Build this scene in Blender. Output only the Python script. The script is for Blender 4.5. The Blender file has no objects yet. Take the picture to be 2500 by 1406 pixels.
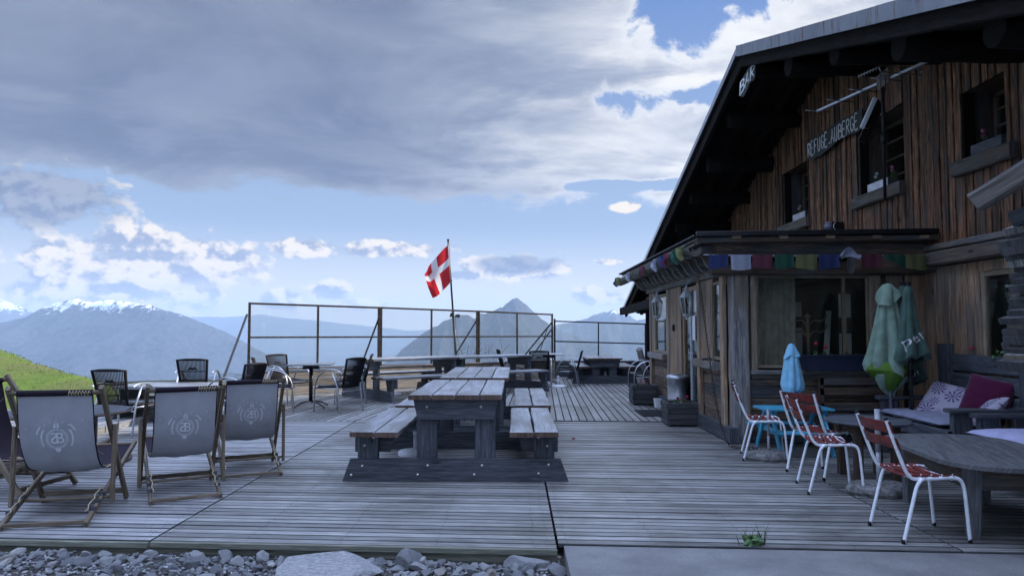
import bpy, math, random
from mathutils import Vector, Matrix, noise as mnoise
random.seed(7)
sc = bpy.context.scene
C = sc.collection
PI = math.pi
H = 1.38                     # eye height above the deck
F = 1800.0                   # focal length in photo pixels (2500 wide)
PITCH = math.atan(97/F); YAW = math.atan(8/F)

# ---------------------------------------------------------------- camera
cam = bpy.data.cameras.new('camera'); camo = bpy.data.objects.new('camera', cam); C.objects.link(camo)
camo.location = (0, 0, H); camo.rotation_euler = (PI/2+PITCH, 0, YAW)
cam.sensor_width = 36; cam.lens = 36*F/2500; cam.clip_start = .05; cam.clip_end = 90000
sc.camera = camo
_R = camo.rotation_euler.to_matrix()
def ray(px, py): return _R @ Vector(((px-1250)/F, (703-py)/F, -1))
def gp(px, py, z=0.0):
    d = ray(px, py); t = (z-H)/d.z; return Vector((d.x*t, d.y*t, z))
def at(px, py, Y):
    d = ray(px, py); t = Y/d.y; return Vector((d.x*t, Y, H+d.z*t))
def atX(px, py, X):
    d = ray(px, py); t = X/d.x; return Vector((X, d.y*t, H+d.z*t))

# ---------------------------------------------------------------- mesh builder
class MB:
    def __init__(s): s.v=[]; s.f=[]; s.uv=[]; s.r=[]; s.mi=[]; s.sm=[]
    def add(s, vs, fs, uvs=None, rnd=None, mi=0, sm=False):
        o = len(s.v); s.v += [tuple(p) for p in vs]
        if rnd is None: rnd = random.random()
        for k, f in enumerate(fs):
            s.f.append([o+i for i in f]); s.mi.append(mi); s.sm.append(sm); s.r.append(rnd)
            s.uv.append(uvs[k] if uvs else [(vs[i][0]+vs[i][1]*.7, vs[i][2]+vs[i][1]*.3) for i in f])
        return s
    def bar(s, p0, p1, w, t, up=(0,0,1), c=.004, mi=0, cap=None, side=None, w1=None, t1=None, rnd=None, seg=1, wob=0):
        """chamfered bar; w = width across, t = thickness along up"""
        p0=Vector(p0); p1=Vector(p1); d=(p1-p0); L=d.length; d=d/L
        up=Vector(up); sx=d.cross(up)
        if sx.length<1e-5: sx=d.cross(Vector((0,1,0)))
        sx.normalize(); uz=sx.cross(d).normalized()
        w1=w if w1 is None else w1; t1=t if t1 is None else t1
        ou=random.random()*20; ov=random.random()*20
        vs=[]; per=None
        for k in range(seg+1):
            q=k/seg; W=(w+(w1-w)*q)/2; T=(t+(t1-t)*q)/2; cc=min(c,W*.45,T*.45)
            wl=(random.random()-.5)*wob; wr=(random.random()-.5)*wob
            a=-W+wl; b=W+wr
            pr=[(a+cc,-T),(b-cc,-T),(b,-T+cc),(b,T-cc),(b-cc,T),(a+cc,T),(a,T-cc),(a,-T+cc)]
            if per is None:
                per=[0]
                for i in range(8):
                    A=pr[i]; B=pr[(i+1)%8]; per.append(per[-1]+math.hypot(A[0]-B[0],A[1]-B[1]))
            c0=p0+d*(L*q)
            vs += [c0+sx*x+uz*z for x,z in pr]
        fs=[]; uvs=[]
        for k in range(seg):
            for i in range(8):
                j=(i+1)%8; a=k*8+i; b=k*8+j
                fs.append([a,b,b+8,a+8])
                u0=ou+L*k/seg; u1=ou+L*(k+1)/seg
                uvs.append([(u0,ov+per[i]),(u0,ov+per[i+1]),(u1,ov+per[i+1]),(u1,ov+per[i])])
        n=seg*8
        fs.append([7,6,5,4,3,2,1,0]); uvs.append([(ou+vs[i].dot(uz)*.3, ov+vs[i].dot(sx)) for i in fs[-1]])
        fs.append([n+i for i in range(8)]); uvs.append([(ou+vs[i].dot(uz)*.3, ov+vs[i].dot(sx)) for i in fs[-1]])
        s.add(vs,fs,uvs,rnd,mi)
        if cap is not None: s.mi[-1]=cap; s.mi[-2]=cap
        if side is not None:
            for q in range(seg*8+2):
                if not (q<seg*8 and q%8==4): s.mi[len(s.mi)-seg*8-2+q]=side
        return s
    def box(s, c, sz, rot=0, mi=0, ch=.004, along='x', rnd=None):
        """box centre c size sz; along = grain axis"""
        M=Matrix.Rotation(rot,3,'Z'); c=Vector(c)
        if along=='x': d=M@Vector((sz[0]/2,0,0)); return s.bar(c-d,c+d,sz[1],sz[2],(0,0,1),ch,mi,rnd=rnd)
        if along=='y': d=M@Vector((0,sz[1]/2,0)); return s.bar(c-d,c+d,sz[0],sz[2],(0,0,1),ch,mi,rnd=rnd)
        d=Vector((0,0,sz[2]/2)); return s.bar(c-d,c+d,sz[0],sz[1],M@Vector((0,1,0)),ch,mi,rnd=rnd)
    def prism(s, poly, n, t, mi=0, grain=(1,0,0), rnd=None):
        """planar polygon (3D pts) extruded by t along n"""
        n=Vector(n).normalized(); g=Vector(grain).normalized(); h=n.cross(g)
        P=[Vector(p) for p in poly]; Q=[p+n*t for p in P]; k=len(P); vs=P+Q
        fs=[list(range(k))[::-1], list(range(k,2*k))]+[[i,(i+1)%k,k+(i+1)%k,k+i] for i in range(k)]
        ou=random.random()*20; ov=random.random()*20
        uvs=[[(ou+vs[i].dot(g),ov+vs[i].dot(h)+vs[i].dot(n)*.6) for i in f] for f in fs]
        return s.add(vs,fs,uvs,rnd,mi)
    def tube(s, pts, r, seg=8, mi=0, closed=False, flat=1.0, up=None, rnd=None, cap=True):
        P=[Vector(p) for p in pts]; n=len(P); R=r if isinstance(r,(list,tuple)) else [r]*n
        vs=[]; nx=None; ou=random.random()*20
        for i in range(n):
            if closed: t=(P[(i+1)%n]-P[i-1]).normalized()
            else: t=(P[min(i+1,n-1)]-P[max(i-1,0)]).normalized()
            if nx is None:
                a=Vector(up) if up is not None else (Vector((0,0,1)) if abs(t.z)<.9 else Vector((1,0,0)))
                nx=(a-t*a.dot(t)).normalized()
            else: nx=(nx-t*nx.dot(t)).normalized()
            bx=t.cross(nx)
            for k in range(seg):
                an=2*PI*k/seg
                vs.append(P[i]+(nx*math.cos(an)*flat+bx*math.sin(an))*R[i])
        fs=[]; uvs=[]; L=0
        m=n if closed else n-1
        for i in range(m):
            i2=(i+1)%n; dl=(P[i2]-P[i]).length
            for k in range(seg):
                k2=(k+1)%seg; fs.append([i*seg+k,i*seg+k2,i2*seg+k2,i2*seg+k])
                uvs.append([(ou+L,k*R[i]*6.28/seg),(ou+L,(k+1)*R[i]*6.28/seg),(ou+L+dl,(k+1)*R[i]*6.28/seg),(ou+L+dl,k*R[i]*6.28/seg)])
            L+=dl
        s.add(vs,fs,uvs,rnd,mi,True)
        if cap and not closed:
            o=len(s.v)-len(vs)
            for f in ([o+k for k in range(seg)][::-1],[o+(n-1)*seg+k for k in range(seg)]):
                s.f.append(f); s.mi.append(mi); s.sm.append(False); s.r.append(s.r[-1]); s.uv.append([(s.v[i][0]*.3+ou,s.v[i][2]) for i in f])
        return s
    def lathe(s, prof, c=(0,0,0), seg=24, mi=0, sm=True, rnd=None, wob=0):
        c=Vector(c); vs=[]
        for r,z in prof:
            for k in range(seg):
                a=2*PI*k/seg; rr=r*(1+wob*math.sin(a*3+z*7)) if wob else r
                vs.append(c+Vector((rr*math.cos(a),rr*math.sin(a),z)))
        fs=[]; n=len(prof)
        for i in range(n-1):
            for k in range(seg):
                k2=(k+1)%seg; fs.append([i*seg+k,i*seg+k2,(i+1)*seg+k2,(i+1)*seg+k])
        s.add(vs,fs,None,rnd,mi,sm)
        return s
    def surf(s, fn, nu, nv, mi=0, sm=True, rnd=None, flip=False, close_u=False):
        vs=[fn(i/nu,j/nv) for j in range(nv+1) for i in range(nu+1)]
        fs=[]; uvs=[]
        for j in range(nv):
            for i in range(nu):
                a=j*(nu+1)+i; f=[a,a+1,a+nu+2,a+nu+1]
                uv=[(i/nu,j/nv),((i+1)/nu,j/nv),((i+1)/nu,(j+1)/nv),(i/nu,(j+1)/nv)]
                if flip: f=f[::-1]; uv=uv[::-1]
                fs.append(f); uvs.append(uv)
        return s.add(vs,fs,uvs,rnd,mi,sm)
    def build(s, name, mats, parent=None, world=False):
        me=bpy.data.meshes.new(name)
        off=Vector((0,0,0))
        if world and parent is not None:
            q=parent
            while q is not None: off=off+Vector(q.location); q=q.parent
        me.from_pydata([tuple(Vector(v)-off) for v in s.v] if world else s.v, [], s.f)
        ul=me.uv_layers.new(name='UVMap')
        ud=[]
        for f in s.uv:
            for a,b in f: ud += [a,b]
        ul.data.foreach_set('uv', ud)
        at_=me.attributes.new('rnd','FLOAT','FACE'); at_.data.foreach_set('value', s.r)
        if not isinstance(mats,(list,tuple)): mats=[mats]
        for m in mats: me.materials.append(m)
        me.polygons.foreach_set('material_index', s.mi); me.polygons.foreach_set('use_smooth', s.sm)
        me.update()
        o=bpy.data.objects.new(name, me); C.objects.link(o)
        if parent is not None: o.parent=parent
        return o
def thing(name, label, cat, loc=(0,0,0), rz=0, group=None, scale=1):
    o=bpy.data.objects.new(name,None); C.objects.link(o); o.empty_display_size=.2
    o.location=loc; o.rotation_euler=(0,0,rz); o.scale=(scale,)*3
    tag(o,label,cat,group); return o
def tag(o,label,cat,group=None):
    o['label']=label; o['category']=cat
    if group: o['group']=group
    return o
def struct(o): o['kind']='structure'; return o
def copy_tree(o, parent=None):
    kids=[c for c in C.objects if c.parent==o]
    c=o.copy(); C.objects.link(c); c.parent=parent
    for k in kids: copy_tree(k,c)
    return c
def dup(o, loc, rz, label, group=None, scale=None):
    c=copy_tree(o); c.location=loc; c.rotation_euler=(0,0,rz); c['label']=label
    if group: c['group']=group
    if scale: c.scale=scale if isinstance(scale,tuple) else (scale,)*3
    return c
def catmull(P, n=6):
    P=[Vector(p) for p in P]; out=[]
    for i in range(len(P)-1):
        a=P[max(i-1,0)]; b=P[i]; c=P[i+1]; d=P[min(i+2,len(P)-1)]
        for k in range(n):
            t=k/n; out.append(.5*((2*b)+(c-a)*t+(2*a-5*b+4*c-d)*t*t+(3*b-a-3*c+d)*t**3))
    out.append(P[-1]); return out
_tc={}
def text2d(txt, size=1.0):
    """flat letter shapes, centred, height ~ size*.7 ; returns verts, faces"""
    if txt in _tc: vs,fs=_tc[txt]
    else:
        cu=bpy.data.curves.new('t','FONT'); cu.body=txt; cu.align_x='CENTER'; cu.align_y='CENTER'; cu.resolution_u=3
        o=bpy.data.objects.new('t',cu); C.objects.link(o)
        bpy.context.view_layer.update()
        dg=bpy.context.evaluated_depsgraph_get(); me=o.evaluated_get(dg).to_mesh()
        vs=[(v.co.x,v.co.y) for v in me.vertices]; fs=[list(p.vertices) for p in me.polygons]
        o.evaluated_get(dg).to_mesh_clear(); bpy.data.objects.remove(o); bpy.data.curves.remove(cu)
        _tc[txt]=(vs,fs)
    return [(x*size,y*size) for x,y in vs], fs

# ---------------------------------------------------------------- materials
def nmat(name):
    m=bpy.data.materials.new(name); m.use_nodes=True; nt=m.node_tree; nt.nodes.clear()
    out=nt.nodes.new('ShaderNodeOutputMaterial'); b=nt.nodes.new('ShaderNodeBsdfPrincipled')
    nt.links.new(b.outputs[0],out.inputs[0]); return m,nt,b,out
def N(nt,t,**kw):
    n=nt.nodes.new(t)
    for k,v in kw.items():
        if k.startswith('i_'): n.inputs[int(k[2:]) if k[2:].isdigit() else k[2:].replace('_',' ')].default_value=v
        else: setattr(n,k,v)
    return n
def math_(nt,op,a,b=None,c=None,clamp=False):
    n=nt.nodes.new('ShaderNodeMath'); n.operation=op; n.use_clamp=clamp
    for k,x in enumerate((a,b,c)):
        if x is None: continue
        if isinstance(x,(int,float)): n.inputs[k].default_value=x
        else: nt.links.new(x,n.inputs[k])
    return n.outputs[0]
def mixc(nt,f,a,b,mode='MIX'):
    n=nt.nodes.new('ShaderNodeMix'); n.data_type='RGBA'; n.blend_type=mode
    for k,x in ((0,f),(6,a),(7,b)):
        if isinstance(x,(int,float)): n.inputs[k].default_value=x
        elif isinstance(x,(tuple,list)): n.inputs[k].default_value=(*x,1) if len(x)==3 else x
        else: nt.links.new(x,n.inputs[k])
    return n.outputs[2]
def smooth(nt,x,lo,hi):
    n=nt.nodes.new('ShaderNodeMapRange'); n.interpolation_type='SMOOTHSTEP'
    nt.links.new(x,n.inputs[0]); n.inputs[1].default_value=lo; n.inputs[2].default_value=hi; return n.outputs[0]
def noise_(nt,vec,scale,detail=4,rough=.55,dist=0):
    n=nt.nodes.new('ShaderNodeTexNoise'); n.inputs['Scale'].default_value=scale; n.inputs['Detail'].default_value=detail
    n.inputs['Roughness'].default_value=rough; n.inputs['Distortion'].default_value=dist
    if vec is not None: nt.links.new(vec,n.inputs['Vector'])
    return n.outputs[0]
def mapping(nt,vec,scale):
    n=nt.nodes.new('ShaderNodeMapping'); n.inputs[3].default_value=scale; nt.links.new(vec,n.inputs[0]); return n.outputs[0]
def bump(nt,b,h,strength=.4,dist=.01):
    n=nt.nodes.new('ShaderNodeBump'); n.inputs['Strength'].default_value=strength; n.inputs['Distance'].default_value=dist
    nt.links.new(h,n.inputs['Height']); nt.links.new(n.outputs[0],b.inputs['Normal'])
def wood(name, dark, mid, light, rough=.7, grain=28, tone=.5, knots=.5, alt=None, streak=0, bmp=.5, spec=.3, stain=0):
    """grain runs along u; every board takes its own tone from the rnd attribute"""
    m,nt,b,_=nmat(name)
    tc=N(nt,'ShaderNodeTexCoord'); uv=tc.outputs['UV']
    g=noise_(nt,mapping(nt,uv,(1.6,grain,1)),1,6,.6,.35)
    g2=noise_(nt,mapping(nt,uv,(5,grain*4,1)),1,3,.6)
    big=noise_(nt,mapping(nt,uv,(.9,3.5,1)),1,3,.5)
    c=mixc(nt,smooth(nt,g,.34,.66),dark,mid)
    c=mixc(nt,smooth(nt,g2,.45,.75),c,light)
    if alt is not None: c=mixc(nt,smooth(nt,big,.46,.62),c,mixc(nt,smooth(nt,g,.3,.7),tuple(x*.5 for x in alt),alt))
    if streak: c=mixc(nt,math_(nt,'MULTIPLY',smooth(nt,noise_(nt,mapping(nt,uv,(.7,14,1)),1,4,.6),.5,.66),streak),c,tuple(x*.25 for x in dark))
    if knots:
        vo=N(nt,'ShaderNodeTexVoronoi'); nt.links.new(mapping(nt,uv,(2.2,6.5,1)),vo.inputs['Vector']); vo.inputs['Scale'].default_value=1
        k=smooth(nt,vo.outputs['Distance'],.16,.05)
        vc=N(nt,'ShaderNodeSeparateColor'); nt.links.new(vo.outputs['Color'],vc.inputs[0])
        k=math_(nt,'MULTIPLY',k,math_(nt,'MULTIPLY',smooth(nt,vc.outputs[0],.6,.62),knots))
        c=mixc(nt,k,c,tuple(x*.35 for x in dark))
    at_=N(nt,'ShaderNodeAttribute',attribute_name='rnd')
    t=math_(nt,'MULTIPLY_ADD',at_.outputs['Fac'],tone,1-tone/2)
    c=mixc(nt,1.0,c,t,'MULTIPLY')
    if stain:
        st=noise_(nt,tc.outputs['Object'],.9,6,.62,.6); c=mixc(nt,math_(nt,'MULTIPLY',smooth(nt,st,.44,.66),stain),c,mixc(nt,1.0,c,(.55,.56,.5),'MULTIPLY'))
    nt.links.new(c,b.inputs['Base Color'])
    rr=math_(nt,'MULTIPLY_ADD',g,.25,rough-.12); nt.links.new(rr,b.inputs['Roughness'])
    b.inputs['Specular IOR Level'].default_value=spec
    h=math_(nt,'ADD',g,math_(nt,'MULTIPLY',g2,.4)); bump(nt,b,h,bmp,.006)
    return m
def plain(name,col,rough=.5,metal=0,var=.15,scale=30,bmp=.0,spec=.5,trans=None,sheen=0,coords='Object'):
    m,nt,b,_=nmat(name)
    tc=N(nt,'ShaderNodeTexCoord'); n=noise_(nt,tc.outputs[coords],scale,5,.6)
    c=mixc(nt,smooth(nt,n,.3,.7),tuple(x*(1-var) for x in col),tuple(min(1,x*(1+var)) for x in col))
    nt.links.new(c,b.inputs['Base Color']); b.inputs['Metallic'].default_value=metal
    nt.links.new(math_(nt,'MULTIPLY_ADD',n,.2,rough-.1),b.inputs['Roughness']); b.inputs['Specular IOR Level'].default_value=spec
    if sheen: b.inputs['Sheen Weight'].default_value=sheen
    if bmp: bump(nt,b,n,bmp,.01)
    return m
def srgb(r,g,b):
    return tuple(((x/255)/12.92 if x<=10 else ((x/255+.055)/1.055)**2.4) for x in (r,g,b))
M={}
M['deck']=wood('deck_wood',(.115,.115,.11),(.25,.248,.238),(.38,.375,.355),.46,34,.65,.7,bmp=.5,spec=.5,stain=.9)
M['deck_pale']=wood('deck_pale_wood',(.18,.18,.18),(.30,.30,.305),(.43,.43,.44),.46,24,.5,.5,bmp=.5,spec=.5,stain=.6)
M['deck_edge']=wood('deck_edge_wood',(.10,.11,.08),(.19,.19,.15),(.27,.27,.22),.75,24,.2,.5)
M['top']=wood('table_top_wood',(.13,.137,.15),(.28,.295,.32),(.42,.435,.46),.38,20,.35,.8,alt=(.21,.21,.205),bmp=.5,spec=.55)
M['dark']=wood('dark_table_wood',(.03,.035,.043),(.072,.081,.095),(.12,.132,.15),.6,22,.4,.8,bmp=.6)
M['siding']=wood('siding_wood',(.032,.015,.008),(.225,.098,.045),(.44,.25,.145),.7,20,1.0,1.0,alt=(.11,.075,.055),streak=.85,bmp=.9)
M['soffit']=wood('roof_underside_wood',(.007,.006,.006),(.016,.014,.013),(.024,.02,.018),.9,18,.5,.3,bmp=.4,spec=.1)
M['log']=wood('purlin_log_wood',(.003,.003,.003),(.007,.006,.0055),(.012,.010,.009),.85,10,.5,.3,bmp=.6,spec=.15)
M['porch']=wood('porch_plank_wood',(.05,.04,.033),(.165,.115,.078),(.28,.21,.155),.65,18,.6,1.0,alt=(.085,.088,.095),streak=.4,bmp=.8)
M['honey']=wood('honey_board_wood',(.17,.10,.055),(.36,.24,.15),(.46,.34,.24),.6,16,.4,1.0,alt=(.23,.19,.15),bmp=.5)
M['greyd']=wood('dark_grey_beam_wood',(.045,.043,.042),(.12,.108,.097),(.19,.17,.15),.7,18,.4,1.0,alt=(.14,.11,.085),bmp=.9)
M['tbl']=wood('grey_plank_table',(.075,.08,.085),(.14,.145,.15),(.21,.215,.22),.55,20,.4,.6,bmp=.5)
M['grey']=wood('grey_beam_wood',(.085,.085,.09),(.21,.205,.20),(.34,.32,.30),.7,18,.4,1.0,alt=(.22,.18,.14),bmp=.9)
M['frame']=wood('window_frame_wood',(.14,.11,.07),(.26,.21,.15),(.34,.29,.22),.6,18,.3,.3,bmp=.3)
M['chairwood']=wood('deckchair_wood',(.085,.065,.045),(.165,.13,.09),(.24,.20,.145),.6,20,.4,.2,bmp=.3)
M['stick']=wood('old_brown_wood',(.045,.03,.022),(.10,.07,.05),(.15,.11,.08),.7,18,.5,.6,alt=(.1,.1,.1))
M['planter']=wood('planter_wood',(.03,.033,.036),(.065,.068,.072),(.10,.10,.105),.7,20,.5,.6)
M['parapet']=wood('parapet_wood',(.16,.13,.10),(.32,.27,.21),(.42,.37,.30),.65,20,.6,.6)
M['alu']=plain('brushed_aluminium',(.45,.47,.50),.36,1,.08,40)
M['steel']=plain('galvanised_steel',(.45,.47,.5),.38,1,.2,9)
M['bronze']=plain('bronze_tube_metal',(.09,.07,.06),.4,.6,.4,12)
M['black']=plain('black_plastic',(.008,.008,.011),.6,0,.3,60,.2,spec=.2)
M['blackmetal']=plain('black_metal',(.015,.016,.018),.4,.3,.3,20)
M['white_tube']=plain('white_paint',(.78,.81,.86),.35,0,.1,40)
M['red_slat']=plain('red_brown_paint',(.15,.02,.016),.5,0,.6,18,.3)
M['white_pl']=plain('white_plastic',(.68,.70,.72),.4,0,.06,30)
M['grey_pl']=plain('grey_plastic_tube',(.32,.33,.36),.45,0,.25,25)
M['concrete']=plain('rough_stone',(.17,.17,.165),.9,0,.5,22,.9,.2)
M['bolt']=plain('bolt_metal',(.55,.54,.5),.3,1,.2,40)
M['lamp_w']=plain('lamp_enamel',(.42,.47,.50),.4,0,.2,40)
M['blue_pt']=plain('turquoise_paint',(.06,.33,.48),.5,0,.25,14,.2)
M['blue_cl']=plain('pale_blue_cloth',(.22,.50,.68),.85,0,.12,18,.3,.1,sheen=.3)
M['green_cl']=plain('sage_green_cloth',(.20,.29,.225),.85,0,.16,10,.3,.1,sheen=.2)
M['lime_cl']=plain('lime_green_cloth',(.085,.165,.03),.85,0,.16,10,.3,.1)
M['dgreen_cl']=plain('dark_green_cloth',(.055,.105,.085),.85,0,.2,10,.3,.1,sheen=.2)
M['print_w']=plain('white_print',(.52,.54,.55),.8,0,.1,60)
M['burg']=plain('burgundy_cloth',(.07,.006,.034),.9,0,.2,60,.3,.1,sheen=.3)
M['lav']=plain('lavender_cushion_cloth',(.22,.23,.32),.9,0,.15,9,.5,.1,sheen=.2)
M['lav2']=plain('pale_lavender_cloth',(.40,.40,.58),.9,0,.08,9,.4,.1)
M['purple']=plain('dark_purple_canvas',(.014,.009,.017),.8,0,.2,60,.2,.2)
M['canvas']=plain('grey_canvas',(.32,.33,.36),.85,0,.07,6,.15,.2)
M['gold']=plain('tan_print',(.42,.34,.22),.8,0,.2,60)
M['emb']=plain('pale_emblem_print',(.62,.64,.68),.8,0,.1,60)
M['emb2']=plain('faint_emblem_print',(.39,.40,.44),.8,0,.1,60)
M['leaf']=plain('leaf_green',(.045,.10,.03),.6,0,.5,30)
M['petal_r']=plain('red_petals',(.42,.015,.04),.6,0,.4,60)
M['petal_p']=plain('pink_petals',(.45,.10,.22),.6,0,.4,60)
M['sign_w']=plain('white_sign_paint',(.64,.66,.66),.7,0,.25,30)
M['soil']=plain('dark_soil',(.02,.016,.012),.95,0,.5,60,.5)
M['curtain']=plain('net_curtain',(.45,.42,.34),.9,0,.2,8)
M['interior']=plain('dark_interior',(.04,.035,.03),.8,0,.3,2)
M['inter_w']=plain('interior_panel',(.6,.6,.55),.8,0,.1,3)
M['rubber']=plain('dark_mat_rubber',(.018,.019,.024),.9,0,.3,90,.6)
M['gap']=wood('dark_board_edge',(.022,.024,.025),(.055,.058,.06),(.085,.088,.09),.9,24,.4,0)  # darker wood tone for board sides, chamfers and screw heads
M['endgrain']=wood('sawn_end_wood',(.06,.038,.028),(.11,.07,.052),(.16,.11,.085),.7,14,.4,.0)
# ---------------------------------------------------------------- light
SUN_AZ=math.radians(62); SUN_EL=math.radians(27)      # azimuth from +Y towards +X
sl=bpy.data.lights.new('sun','SUN'); sl.energy=5.0; sl.angle=math.radians(.5); sl.color=(1,.90,.76)
so=bpy.data.objects.new('sun',sl); C.objects.link(so)
sd=Vector((math.sin(SUN_AZ)*math.cos(SUN_EL),math.cos(SUN_AZ)*math.cos(SUN_EL),math.sin(SUN_EL)))
so.rotation_euler=sd.to_track_quat('Z','Y').to_euler(); so.location=sd*60
w=bpy.data.worlds.new('World'); sc.world=w; w.use_nodes=True; nt=w.node_tree; nt.nodes.clear()
wo=N(nt,'ShaderNodeOutputWorld'); bg=N(nt,'ShaderNodeBackground'); nt.links.new(bg.outputs[0],wo.inputs[0])
bg.inputs[1].default_value=.071
sky=N(nt,'ShaderNodeTexSky',sky_type='NISHITA',sun_disc=False); sky.sun_elevation=SUN_EL; sky.sun_rotation=SUN_AZ
sky.altitude=1500; sky.air_density=1.0; sky.dust_density=.6; sky.ozone_density=2.0
tc=N(nt,'ShaderNodeTexCoord'); sep=N(nt,'ShaderNodeSeparateXYZ'); nt.links.new(tc.outputs['Generated'],sep.inputs[0])
dx,dy,dz=sep.outputs
az=math_(nt,'ARCTAN2',dx,dy); el=math_(nt,'ARCSINE',dz)
def comb(x,y,z=0):
    n=nt.nodes.new('ShaderNodeCombineXYZ')
    for k,v in enumerate((x,y,z)):
        if isinstance(v,(int,float)): n.inputs[k].default_value=v
        else: nt.links.new(v,n.inputs[k])
    return n.outputs[0]
def A(px): return math.atan((px-1258)/F)
def E(py): return math.atan((800-py)/F)
def col10(r,g,b): return tuple(x*10 for x in srgb(r,g,b))
# clear sky: the physical sky, pulled a little towards the photographed blues by elevation
skyc=mixc(nt,1.0,sky.outputs[0],(1.0,1.0,1.0),'MULTIPLY')
grad=mixc(nt,smooth(nt,el,0.01,.15),tuple(x*1.2 for x in col10(240,235,226)),col10(166,190,226))
grad=mixc(nt,smooth(nt,el,.13,.5),grad,col10(106,145,216))
skyc=mixc(nt,.8,skyc,grad)
# --- high cloud deck: noise on a flat layer, seen in perspective
den=math_(nt,'ADD',math_(nt,'MAXIMUM',dz,0.0),.11)
P1=comb(math_(nt,'DIVIDE',dx,den),math_(nt,'DIVIDE',dy,den),0)
def shift(vec,o):
    n=nt.nodes.new('ShaderNodeVectorMath'); n.operation='ADD'; nt.links.new(vec,n.inputs[0]); n.inputs[1].default_value=o; return n.outputs[0]
nA=noise_(nt,mapping(nt,P1,(1,1,1)),1.25,10,.58,.6)
nA2=noise_(nt,shift(P1,(.06,.06,0)),1.25,10,.58,.6)
nB=noise_(nt,mapping(nt,shift(P1,(7.3,2.1,0)),(.55,1,1)),1.6,7,.6,.2)
nC=noise_(nt,mapping(nt,shift(P1,(3.1,9.4,0)),(.8,1,1)),4.2,9,.62,.5)
def blob(a,e,wa,we,rot=0):
    """1 at the centre, 0 on the ellipse, negative outside"""
    x=math_(nt,'SUBTRACT',az,a); y=math_(nt,'SUBTRACT',el,e)
    if rot:
        c,s_=math.cos(rot),math.sin(rot)
        x,y=math_(nt,'ADD',math_(nt,'MULTIPLY',x,c),math_(nt,'MULTIPLY',y,s_)),math_(nt,'SUBTRACT',math_(nt,'MULTIPLY',y,c),math_(nt,'MULTIPLY',x,s_))
    x=math_(nt,'DIVIDE',x,wa); y=math_(nt,'DIVIDE',y,we)
    return math_(nt,'SUBTRACT',1.0,math_(nt,'SQRT',math_(nt,'ADD',math_(nt,'MULTIPLY',x,x),math_(nt,'MULTIPLY',y,y))))
def pb(px,py,wx,wy,rot=0): return blob(A(px),E(py),wx/F,wy/F,rot)
# the deck fills everything above its lower edge, with blue holes
en=noise_(nt,comb(az,math_(nt,'MULTIPLY',el,2.2),3),14,8,.6,.2)
edge=math_(nt,'ADD',math_(nt,'SUBTRACT',el,math_(nt,'MULTIPLY_ADD',az,-.012,E(512))),math_(nt,'MULTIPLY_ADD',en,.07,-.036))
cov=smooth(nt,edge,-.022,.05)
hn=noise_(nt,comb(az,el,0),11,8,.62,.3)
hole=math_(nt,'MAXIMUM',pb(1670,60,110,130,.3),pb(1690,238,190,38))
hole=math_(nt,'MAXIMUM',hole,pb(1560,455,200,14))
hole=math_(nt,'MAXIMUM',hole,pb(1950,-60,330,90))
hole=math_(nt,'ADD',hole,math_(nt,'MULTIPLY_ADD',hn,3.4,-1.75))
dens=math_(nt,'ADD',math_(nt,'MULTIPLY',cov,1.0),math_(nt,'MULTIPLY_ADD',nA,1.9,-1.22))
dens=math_(nt,'ADD',dens,math_(nt,'MULTIPLY_ADD',nC,.5,-.25))
dens=math_(nt,'SUBTRACT',dens,math_(nt,'MULTIPLY',smooth(nt,hole,-.5,1.0),1.15))
alpha=smooth(nt,dens,.06,.44)
thick=smooth(nt,dens,.25,.95)
rel=math_(nt,'ADD',math_(nt,'SUBTRACT',nA,nA2),math_(nt,'MULTIPLY_ADD',nC,.42,-.21))                     # brighter where the cloud turns to the sun
lit=smooth(nt,math_(nt,'ADD',rel,math_(nt,'MULTIPLY_ADD',nB,.6,-.30)),-.10,.15)
side=smooth(nt,math_(nt,'ADD',az,math_(nt,'MULTIPLY',nB,.35)),-.06,.42)   # nearer the sun the deck is thinner and brighter
darkc=mixc(nt,side,col10(110,124,155),col10(160,172,198))
lightc=mixc(nt,side,col10(158,168,196),col10(255,255,255))
c1=mixc(nt,math_(nt,'MULTIPLY',lit,math_(nt,'MULTIPLY_ADD',side,.6,.4)),darkc,lightc)
edgec=mixc(nt,side,col10(200,208,222),col10(246,248,252))
low=smooth(nt,edge,.05,.0)
c1=mixc(nt,math_(nt,'MULTIPLY',math_(nt,'SUBTRACT',1.0,thick),math_(nt,'MULTIPLY_ADD',side,.65,.35)),c1,edgec)
skyc=mixc(nt,alpha,skyc,c1)
# --- cumulus near the horizon
P2=comb(math_(nt,'MULTIPLY',az,1.0),math_(nt,'MULTIPLY',el,1.35),0)
cn=noise_(nt,P2,22,10,.56,.1); cn2=noise_(nt,shift(P2,(.010,.014,0)),22,10,.56,.1)
cs=noise_(nt,mapping(nt,P2,(.35,1.6,1)),30,6,.6)
bl=[(230,690,150,80),(345,665,170,75),(480,650,170,55),(450,710,80,60),(150,660,90,50),(300,625,110,30),(560,655,80,40),(60,725,75,30),
    (745,612,95,26),(960,612,130,20),(1250,655,140,34),(1465,725,70,24),(800,715,50,28),(690,740,60,28),(1120,672,60,14),(1270,776,40,16),(1530,506,34,12),
    (90,530,170,62),(880,745,70,14),(1480,640,40,8)]
mx=None
for b_ in bl:
    q=pb(*b_); mx=q if mx is None else math_(nt,'MAXIMUM',mx,q)
d2=math_(nt,'ADD',math_(nt,'MAXIMUM',mx,-1.6),math_(nt,'MULTIPLY_ADD',cn,2.9,-1.32))
a2=smooth(nt,d2,.0,.42)
l2=smooth(nt,math_(nt,'ADD',math_(nt,'SUBTRACT',cn,cn2),math_(nt,'MULTIPLY_ADD',cs,.12,-.06)),-.09,.07)
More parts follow.
